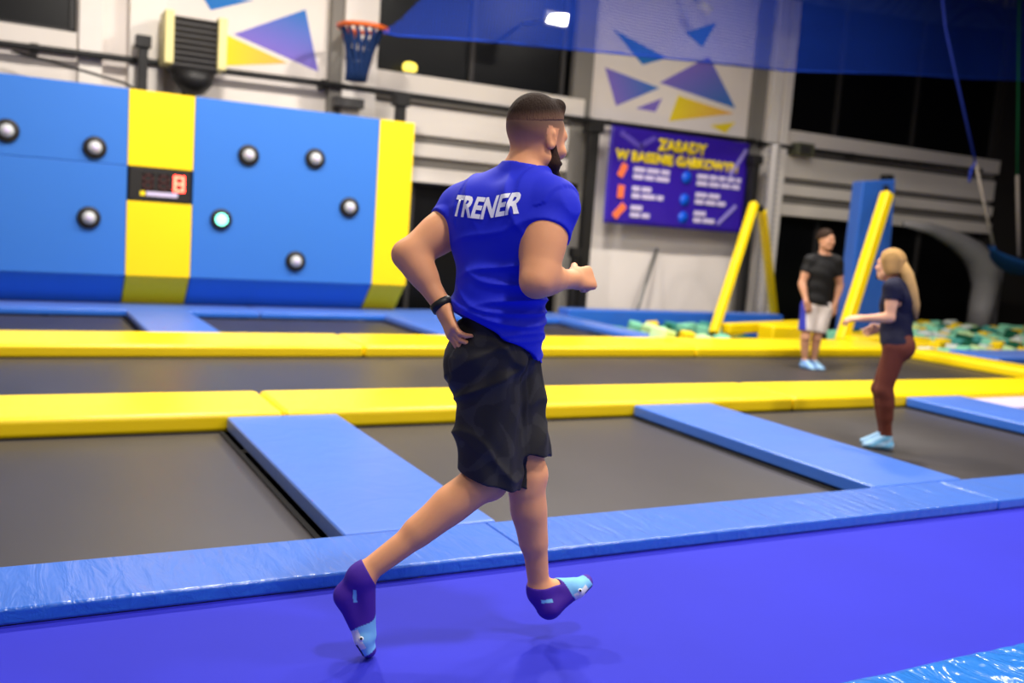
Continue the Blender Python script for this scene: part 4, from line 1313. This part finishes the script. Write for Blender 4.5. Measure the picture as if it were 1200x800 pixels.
    msk = lambda a: 0.5 + 0.5 * np.sin(a)
    d = -0.0140 * rdg(24 * (Wv - 0.8 * U) + 1.3 * np.sin(9 * U + 5 * Wv)) * low * msk(10 * U + 6 * Wv + 1.0)
    d += -0.0110 * rdg(36 * (Wv + 0.5 * U) + 1.8 * np.sin(12 * U + 2)) * np.clip((-0.06 - Wv) / 0.1, 0, 1) * msk(13 * U - 5 * Wv)
    d += -0.0100 * rdg(19 * U + 5 * Wv + 1.0 * np.sin(8 * Wv)) * np.clip((Wv + 0.02) / 0.1, 0, 1) * np.clip((0.24 - Wv) / 0.1, 0, 1) * msk(9 * Wv + 7 * U)
    d += -0.0120 * rdg(26 * (Wv - 0.25 * U) + 2.0 * np.sin(6 * U)) * np.clip((-0.15 - Wv) / 0.08, 0, 1)
    d += 0.003
    fs.a = fs.a + d.astype(np.float32)
    shirt_me, Vs = fs.mesh('t_shirt', 2)
    paint(shirt_me, np.tile(np.array(lin(24, 38, 200)[:3]), (len(Vs), 1)))
    shirt = link('t_shirt', shirt_me, M['cloth'], root); shirt['label'] = 'royal blue t-shirt with white lettering on the back'
    # lettering on the back
    tm = text_geo('TRENER', 1.0, 0.20, 0.035)
    bm = bmesh.new(); bm.from_mesh(tm)
    bmesh.ops.triangulate(bm, faces=bm.faces)
    for _ in range(3):
        long_e = [e for e in bm.edges if e.calc_length() > 0.06]
        if not long_e: break
        bmesh.ops.subdivide_edges(bm, edges=long_e, cuts=1, use_grid_fill=False)
        bmesh.ops.triangulate(bm, faces=bm.faces)
    bm.to_mesh(tm); bm.free()
    co = np.array([v.co[:] for v in tm.vertices]); mn, mx = co.min(0), co.max(0)
    bvh = BVHTree.FromPolygons([tuple(v) for v in Vs], [tuple(p.vertices) for p in shirt_me.polygons])
    tc_ = D(571, 243, 3.0); nb_ = -cf
    trt = nrm(cr); tup = nrm(np.cross(trt, cf)); tup = tup if tup[2] > 0 else -tup
    for v in tm.vertices:
        u_ = ((v.co.x - mn[0]) / (mx[0] - mn[0]) - 0.5); w_ = ((v.co.y - mn[1]) / (mx[1] - mn[1]) - 0.5)
        p = J['chest'] + ((tc_ - J['chest']) @ trt) * trt + ((tc_ - J['chest']) @ tup) * tup + trt * u_ * 0.25 + tup * (w_ * 0.068 + 0.030 * abs(u_) - 0.004) - cf * 0.5
        hit = bvh.ray_cast(Vector(p), Vector(cf))
        v.co = (hit[0] + Vector(-cf) * 0.0025) if hit[0] is not None else Vector(p + cf * 0.3)
    lt = link('lettering', tm, M['print_white'], None); lt.parent = shirt
    lt['label'] = 'white slanted letters reading TRENER'

    # ---- shorts
    lo, hi = bounds([J['pelvis'], J['knR'], J['knL'], J['hipR'], J['hipL']], 0.2)
    bs = skin_f.crop(lo, hi); fb = bs.twin()
    g = 0.014
    fb.ell(J['pelvis'] - pu * 0.01, (0.100 + g, 0.158 + g, 0.125), axp, 0.05)
    fb.limb(J['pelvis'] + pu * 0.03, J['pelvis'] + pu * 0.075, 0.100, 0.096, 0.04, pr, 1.36)
    legs = []
    for sd, e in (('R', 1), ('L', -1)):
        fb.ell(J['pelvis'] - pf * 0.040 + pr * e * 0.072 - pu * 0.075, (0.080 + g, 0.085 + g, 0.10 + g), axp, 0.04)
        th = J['kn' + sd] - J['hip' + sd]
        lg = fb.twin()
        r1 = 0.104 if sd == 'R' else 0.086
        lg.limb(J['hip' + sd], J['hip' + sd] + th * 1.10, 0.104, r1, 0.05)
        if sd == 'R': cpt, cn_ = D(574, 561, 3.06), nrm(np.cross(D(612, 574, 3.06) - D(537, 546, 3.06), FWD))
        else: cpt, cn_ = D(622, 531, 3.17), nrm(np.array((-0.15, -0.1, -1.0)))
        cn_ = cn_ if cn_[2] < 0 else -cn_
        lg.cover(bs, 0.010, [J['hip' + sd], J['kn' + sd] + th * 0.1], 0.13, [([J['elL'], J['wrL'], D(538, 400, 3.07)], 0.07), ([J['knR'] + (J['anR'] - J['knR']) * 0.25, J['anR']], 0.09)])
        lg.plane(cpt, cn_)
        tn_ = nrm(th)
        legs.append(lg)
    wcut = J['pelvis'] + pu * 0.088
    fb.plane(wcut, pu)
    for lg in legs: fb.merge(lg, 0.035)
    x, y, z = fb.pts(); X, Yy, Z = np.meshgrid(x, y, z, indexing='ij')
    fb.a += (-0.013 * (1 - np.abs(np.sin(17 * (Z + 0.8 * X) + 1.6 * np.sin(11 * X + 9 * Yy)))) ** 2 * (0.5 + 0.5 * np.sin(13 * Z + 9 * X)) - 0.010 * (1 - np.abs(np.sin(22 * (Z - 0.5 * X) + 2 * np.sin(9 * Yy + 7 * Z)))) ** 2 * (0.5 + 0.5 * np.sin(9 * Z - 14 * X)) + 0.003).astype(np.float32)
    fb.a += (0.0025 * np.sin(38 * (Z + 0.5 * X) + 2.2 * np.sin(15 * X + 9 * Yy)) * (0.4 + 0.6 * np.sin(8 * Z + 11 * X) ** 2)).astype(np.float32)
    fb.a += (0.003 * np.sin(70 * X + 30 * Yy + 2 * np.sin(12 * Z))).astype(np.float32)
    sm_, Vt = fb.mesh('shorts', 2)
    nn = np.sin(Vt[:, 2] * 62 + 3 * np.sin(Vt[:, 0] * 31)) + np.sin(Vt[:, 0] * 73 + 2.5 * np.sin(Vt[:, 2] * 23 + 1)) + np.sin(Vt[:, 1] * 60 + Vt[:, 2] * 22)
    cm = np.where((nn > 0.75)[:, None], np.array(lin(50, 49, 49)[:3]), np.array(lin(38, 37, 38)[:3]))
    paint(sm_, cm)
    so_ = link('shorts', sm_, M['cloth'], root); so_['label'] = 'black shorts with faint dark grey camouflage'

    # ---- socks
    for nm, an, he, to, un_, kn in (('R', J['anR'], heR, toR, upR, J['knR']), ('L', J['anL'], heL, toL, upL, J['knL'])):
        lo, hi = bounds([an, he, to], 0.11)
        fk = Field(lo, hi, 0.003)
        f, u, r, Ln = add_foot(fk, an, he, to, un_, g=0.004)
        sh = nrm(kn - an)
        fk.limb(an - sh * 0.01, an + sh * 0.07, 0.0395, 0.042, 0.02)
        # cuff runs lower in front
        fk.near_plane(an + sh * 0.024, sh + f * 0.12, an + sh * 0.085, 0.075)
        me, Vk = fk.mesh('sock', 2)
        s_ = (Vk - he) @ f / Ln; uu = (Vk - he) @ u; rr = (Vk - he) @ r
        pur = np.array(lin(70, 34, 150)[:3]); lb = np.array(lin(116, 182, 232)[:3]); wh = np.array(lin(224, 226, 232)[:3])
        col = np.tile(pur, (len(Vk), 1))
        edge = 0.50 + 0.04 * np.sin(rr * 60)
        col[(s_ > edge) & (s_ < 0.905)] = lb
        col[(s_ > 0.54) & (s_ < 0.80) & (uu < 0.030) ] = wh
        col[(s_ > 0.72) & (s_ < 0.90) & (uu < 0.010)] = np.array(lin(40, 44, 90)[:3])
        cuff = ((Vk - an) @ sh)
        st = (np.abs(s_ - 0.12 - 0.35 * (uu - 0.06) / 0.06 * 0.3) < 0.09) & (np.abs(uu - 0.075 + 0.12 * (s_ - 0.1)) < 0.0065)
        col[st] = lb
        paint(me, col)
        sk = link('sock', me, M['cloth'], root); sk['label'] = 'purple ankle sock with light blue printed toe'
        # printed eye on the outer side
        bvh = BVHTree.FromPolygons([tuple(v) for v in Vk], [tuple(p.vertices) for p in me.polygons])
        outs = r if (r @ FWD) < 0 else -r
        c = he + f * Ln * 0.66 + u * 0.030
        hit = bvh.ray_cast(Vector(c + outs * 0.2), Vector(-outs))
        if hit[0] is not None:
            n_ = np.array(hit[1]); p_ = np.array(hit[0])
            ey = tube('printed_eye', [p_ - n_ * 0.002, p_ + n_ * 0.0012], 0.0075, M['print_white'], None, seg=12); ey.parent = sk
            pu_ = tube('printed_pupil', [p_, p_ + n_ * 0.002], 0.0042, M['band'], None, seg=10); pu_.parent = sk
    # wristband on the left wrist
    wd = nrm(J['wrL'] - J['elL']); wc = J['wrL'] - wd * 0.012
    wb = tube('wristband', [wc - wd * 0.013, wc - wd * 0.012, wc + wd * 0.012, wc + wd * 0.013], [0.033, 0.037, 0.037, 0.033], M['band'], root, seg=28); wb['label'] = 'black wristband'
    return J


# ---------------------------------------------------------------- the two people in the background
def bystander(J, s, label, shirt_col, leg_col, leg_to, hair_col, female, skincol, feet, hands, sock_col, h=0.008, stripe=None):
    root = thing('person', (J['pelvis'][0], J['pelvis'][1], float(min(f[1][2] for f in feet.values()))), label, 'person')
    lo, hi = bounds([v for k, v in J.items() if k[:2] in ('he', 'ne', 'sh', 'el', 'wr', 'hi', 'kn', 'an') and 'inf' not in k] + [f[i] for f in feet.values() for i in (1, 2)], 0.22)
    fl = Field(lo, hi, h)
    pr, pu, pf, cr, cf = base_body(fl, J, s, female)
    add_head(fl, J['head'], J['hf'], J['hu'], J['hr'], s * (1.06 if not female else 1.06), female)
    for sd, (d, pn, tb) in hands.items():
        add_hand(fl, J['wr' + sd], d, pn, tb, s * 1.05, (25, 30, 20), 0.12, 0.2)
    for sd, (an, he, to, un_) in feet.items():
        add_foot(fl, an, he, to, un_, s)
    bs = fl.crop(fl.lo, fl.lo + fl.n * fl.h)
    me, V = fl.mesh('body', 1)
    paint(me, skin_cols(V, skincol))
    link('body', me, M['skin'], root)
    axp = np.array([pf, pr, np.cross(pr, pf)]); axc = np.array([cf, cr, np.cross(cr, cf)])
    ch = J['chest']; wst = J['pelvis'] * 0.55 + ch * 0.45; g = 0.018 * s
    # shirt
    fs = bs.twin()
    fs.ell(ch, np.array((0.122 + g, (0.165 if not female else 0.138) + g, 0.20)) * s, axc, 0.05)
    fs.ell(wst, np.array((0.108 + g, (0.150 if not female else 0.125) + g, 0.17)) * s, axp, 0.07)
    fs.ell(J['pelvis'], np.array((0.115 + g, 0.16 + g, 0.13)) * s, axp, 0.07)
    svs = []
    for sd, e in (('R', 1), ('L', -1)):
        fs.limb(J['neck'] - pu * 0.012, J['sh' + sd] + pu * 0.02, 0.056 * s, 0.064 * s, 0.05)
        ua = J['el' + sd] - J['sh' + sd]; un = nrm(ua)
        sv = fs.twin(); sv.limb(J['sh' + sd], J['sh' + sd] + ua * 0.8, 0.078 * s, 0.070 * s, 0.04)
        sv.cover(bs, 0.012, [J['sh' + sd] + pu * 0.02, J['sh' + sd] + ua * 0.6], 0.11)
        sv.plane(J['sh' + sd] + ua * (0.5 if not female else 0.38), un); svs.append(sv)
    fs.cover(bs, 0.012, [J['neck'] - pu * 0.05, J['pelvis'] - pu * 0.1], 0.21 * s, [([J['sh' + sd] + (J['el' + sd] - J['sh' + sd]) * 0.35, J['el' + sd], J['wr' + sd]], 0.085) for sd in 'RL'])
    fs.near_plane(J['neck'] + pu * 0.03, pu * 0.9 + cf * 0.4, J['neck'] + pu * 0.09, 0.12)
    fs.plane(J['pelvis'] - pu * (0.045 if not female else 0.03) * s, -pu)
    for sv in svs: fs.merge(sv, 0.03)
    x, y, z = fs.pts(); X, Yy, Z = np.meshgrid(x, y, z, indexing='ij')
    fs.a += (0.004 * np.sin(40 * Z + 20 * X + 2 * np.sin(14 * Yy + 8 * X))).astype(np.float32)
    me, V = fs.mesh('t_shirt', 1); paint(me, np.tile(np.array(shirt_col[:3]), (len(V), 1)))
    link('t_shirt', me, M['cloth'], root)
    # shorts or leggings
    fb = bs.twin()
    fb.ell(J['pelvis'] - pu * 0.01, np.array((0.108 + g * .6, 0.165 + g * .6, 0.13)) * s, axp, 0.05)
    for sd, e in (('R', 1), ('L', -1)):
        fb.ell(J['pelvis'] - pf * 0.062 * s + pr * e * 0.075 * s - pu * 0.06 * s, np.array((0.088 + g * .5, 0.09 + g * .5, 0.105 + g * .5)) * s, axp, 0.04)
        if leg_to < 1.2:
            th = J['kn' + sd] - J['hip' + sd]
            lg = fb.twin(); lg.limb(J['hip' + sd], J['hip' + sd] + th * (leg_to + 0.3), 0.108 * s, 0.104 * s, 0.04)
            lg.cover(bs, 0.012, [J['hip' + sd], J['kn' + sd]], 0.12, [([J['el' + q_], J['wr' + q_], J['wr' + q_] - pu * 0.2], 0.09) for q_ in 'RL'])
            lg.plane(J['hip' + sd] + th * leg_to, nrm(th)); fb.merge(lg, 0.03)
        else:
            fb.limb(J['hip' + sd], J['kn' + sd], 0.100 * s, 0.064 * s, 0.05)
            b = J['an' + sd] + (J['kn' + sd] - J['an' + sd]) * 0.05
            fb.limb(J['kn' + sd], b, 0.062 * s, 0.041 * s, 0.03)
            sh = nrm(b - J['kn' + sd]); bk = nrm(-pf - sh * (-pf @ sh))
            fb.limb(J['kn' + sd] + sh * 0.05 + bk * 0.02 * s, J['kn' + sd] + sh * 0.22 + bk * 0.012 * s, 0.054 * s, 0.044 * s, 0.035)
    if leg_to > 1.2: fb.cover(bs, 0.008, [J['anL'] + (J['knL'] - J['anL']) * 0.12, J['knL'], J['hipL'], J['pelvis'], J['hipR'], J['knR'], J['anR'] + (J['knR'] - J['anR']) * 0.12], 0.13, [([J['el' + q_], J['wr' + q_]], 0.08) for q_ in 'RL'])
    if leg_to > 1.2: fb.plane(np.array((0, 0, -0.01)), (0, 0, -1))
    fb.plane(J['pelvis'] + pu * 0.06 * s, pu)
    me, V = fb.mesh('trousers', 1); col = np.tile(np.array(leg_col[:3]), (len(V), 1))
    if stripe is not None:
        m = ((V - J['pelvis']) @ pr) > 0.165 * s
        col[m] = np.array(stripe[:3])
    paint(me, col)
    link('shorts' if leg_to < 1.2 else 'leggings', me, M['cloth'], root)
    # socks
    for sd, (an, he, to, un_) in feet.items():
        lo2, hi2 = bounds([an, he, to], 0.12)
        fk = Field(lo2, hi2, 0.005)
        add_foot(fk, an, he, to, un_, s, g=0.006)
        sh = nrm(J['kn' + sd] - an); fk.limb(an, an + sh * 0.06, 0.042 * s, 0.043 * s, 0.02); fk.plane(an + sh * 0.03, sh)
        me, V = fk.mesh('sock', 1)
        t = ((V - he) @ nrm(to - he)) / np.linalg.norm(to - he)
        col = np.where((np.sin(t * 14 + V[:, 2] * 90) > 0.2)[:, None], np.array(sock_col[:3]), np.array(lin(150, 190, 225)[:3]))
        paint(me, col)
        link('sock', me, M['cloth'], root)
    # hair
    sc = s * 1.06 * (1.0 if not female else 1.05)
    L = lambda a, b, c: J['head'] + sc * (a * J['hf'] + b * J['hr'] + c * J['hu'])
    f2 = Field(J['head'] - 0.24, J['head'] + 0.2, 0.006)
    axh = np.array([J['hf'], J['hr'], J['hu']])
    f2.ell(L(-0.016, 0, 0.036), np.array((0.106, 0.088, 0.100)) * sc, axh, 0.01)
    if female:
        f2.ell(L(-0.035, 0, -0.03), np.array((0.085, 0.084, 0.075)) * sc, axh, 0.03)
        f2.plane(L(0.052, 0, 0.06), J['hf'] * 1.0 - J['hu'] * 0.35); f2.plane(L(0, 0, -0.085), -J['hu'] - J['hf'] * 0.3)
    else:
        f2.plane(L(0.078, 0, 0.07), J['hf'] * 1.0 - J['hu'] * 0.4); f2.plane(L(-0.06, 0, -0.008), -J['hu'] + J['hf'] * 0.35)
    me, V = f2.mesh('hair', 1); paint(me, np.array(hair_col[:3]) * (1 + 0.15 * np.sin(V[:, :1] * 160 + V[:, 1:2] * 90)))
    link('hair', me, M['hair'], root)
    for e in (-1, 1):
        tube('eyebrow', [L(0.094, e * 0.014, 0.024), L(0.093, e * 0.034, 0.028), L(0.080, e * 0.050, 0.022)], [0.005, 0.006, 0.003], M['band'], root, seg=6)
    return root, L


runner()
dW = float(WOMAN_P @ FWD); B = lambda px, py, o=0.0: on_d(px, py, dW + o)
JW = dict(head=B(1043, 311, 0.02), neck=B(1050, 331, 0.0), chest=B(1051, 355, 0.0), pelvis=B(1050, 398, 0.0),
          shR=B(1051, 337, 0.16), shL=B(1046, 339, -0.15), elL=B(1043, 372, -0.18), wrL=B(1011, 373, -0.10), elR=B(1056, 374, 0.20), wrR=B(1032, 384, 0.28),
          hipL=B(1049, 408, -0.085), hipR=B(1050, 408, 0.085), knL=B(1036, 457, -0.07), knR=B(1031, 455, 0.10), anL=B(1039, 513, -0.02), anR=B(1036, 509, 0.12), arm=0.80, nk=0.82)
JW['hf'], JW['hu'], JW['hr'] = head_frame(-RGT * 0.66 + FWD * 0.75, (0, 0, 1))
zW = np.array((0, 0, 1.0))
def grd(p, z): q = p.copy(); q[2] = z; return q
fwW = nrm(-RGT * 0.95 + FWD * 0.25)
feetW = {}
for sd in ('L', 'R'):
    he = grd(JW['an' + sd] - fwW * 0.05, -0.112); feetW[sd] = (JW['an' + sd] * np.array((1, 1, 0)) + np.array((0, 0, max(JW['an' + sd][2], -0.045))), he, he + fwW * 0.225, zW)
    JW['an' + sd] = feetW[sd][0]
handsW = {'L': (nrm(B(992, 373, -0.06) - JW['wrL']), nrm(-zW + FWD * 0.5), nrm(FWD + zW)), 'R': (nrm(B(1018, 388, 0.30) - JW['wrR']), nrm(-FWD), zW)}
rootW, LW = bystander(JW, 0.90, 'blonde woman with a ponytail in navy top and maroon leggings', lin(24, 26, 52), lin(104, 52, 40), 2.0, lin(178, 140, 88), True, lin(222, 170, 138), feetW, handsW, lin(110, 180, 225))
tail = [LW(-0.085, 0, 0.045), B(1055, 306, -0.03), B(1063, 322, -0.07), B(1068, 340, -0.10), B(1072, 358, -0.10), B(1074, 374, -0.09)]
tm_ = tube_mesh('ponytail', tail, [0.022, 0.040, 0.048, 0.046, 0.038, 0.010], 12)
paint(tm_, np.tile(np.array(lin(186, 150, 98)[:3]), (len(tm_.vertices), 1)))
tl = link('ponytail', tm_, M['hair'], rootW, smooth=True); tl['label'] = 'long blonde ponytail'

dG = float(GUY_P @ FWD); G = lambda px, py, o=0.0: on_d(px, py, dG + o)
JG = dict(head=G(968, 281, 0.0), neck=G(966, 299, 0.03), chest=G(963, 319, 0.02), pelvis=G(957, 353, 0.03),
          shR=G(949, 307, 0.03), shL=G(981, 308, 0.0), elR=G(940, 332, 0.0), wrR=G(945, 354, -0.12), elL=G(984, 335, 0.05), wrL=G(978, 358, -0.03),
          hipR=G(948, 362, 0.02), hipL=G(966, 362, 0.02), knR=G(944, 395, -0.03), knL=G(957, 396, 0.02), anR=G(943, 425, 0.0), anL=G(953, 424, 0.06), arm=0.95, nk=1.0)
JG['hf'], JG['hu'], JG['hr'] = head_frame(-FWD * 0.75 + RGT * 0.55, (0, 0, 1))
fwG = nrm(-FWD * 0.8 + RGT * 0.35)
feetG = {}
for sd in ('L', 'R'):
    he = grd(JG['an' + sd] - fwG * 0.05, -0.112); a = JG['an' + sd].copy(); a[2] = -0.035
    JG['an' + sd] = a; feetG[sd] = (a, he, he + fwG * 0.25, zW)
handsG = {'R': (nrm(RGT * 0.4 - zW), nrm(FWD), nrm(RGT)), 'L': (nrm(-RGT * 0.1 - zW), nrm(FWD), nrm(-RGT))}
bystander(JG, 0.98, 'dark haired man in black t-shirt and white shorts standing on the far mat', lin(20, 20, 22), lin(214, 204, 200), 0.78, lin(48, 34, 26), False, lin(198, 146, 116), feetG, handsG, lin(90, 140, 220), stripe=lin(50, 56, 170))
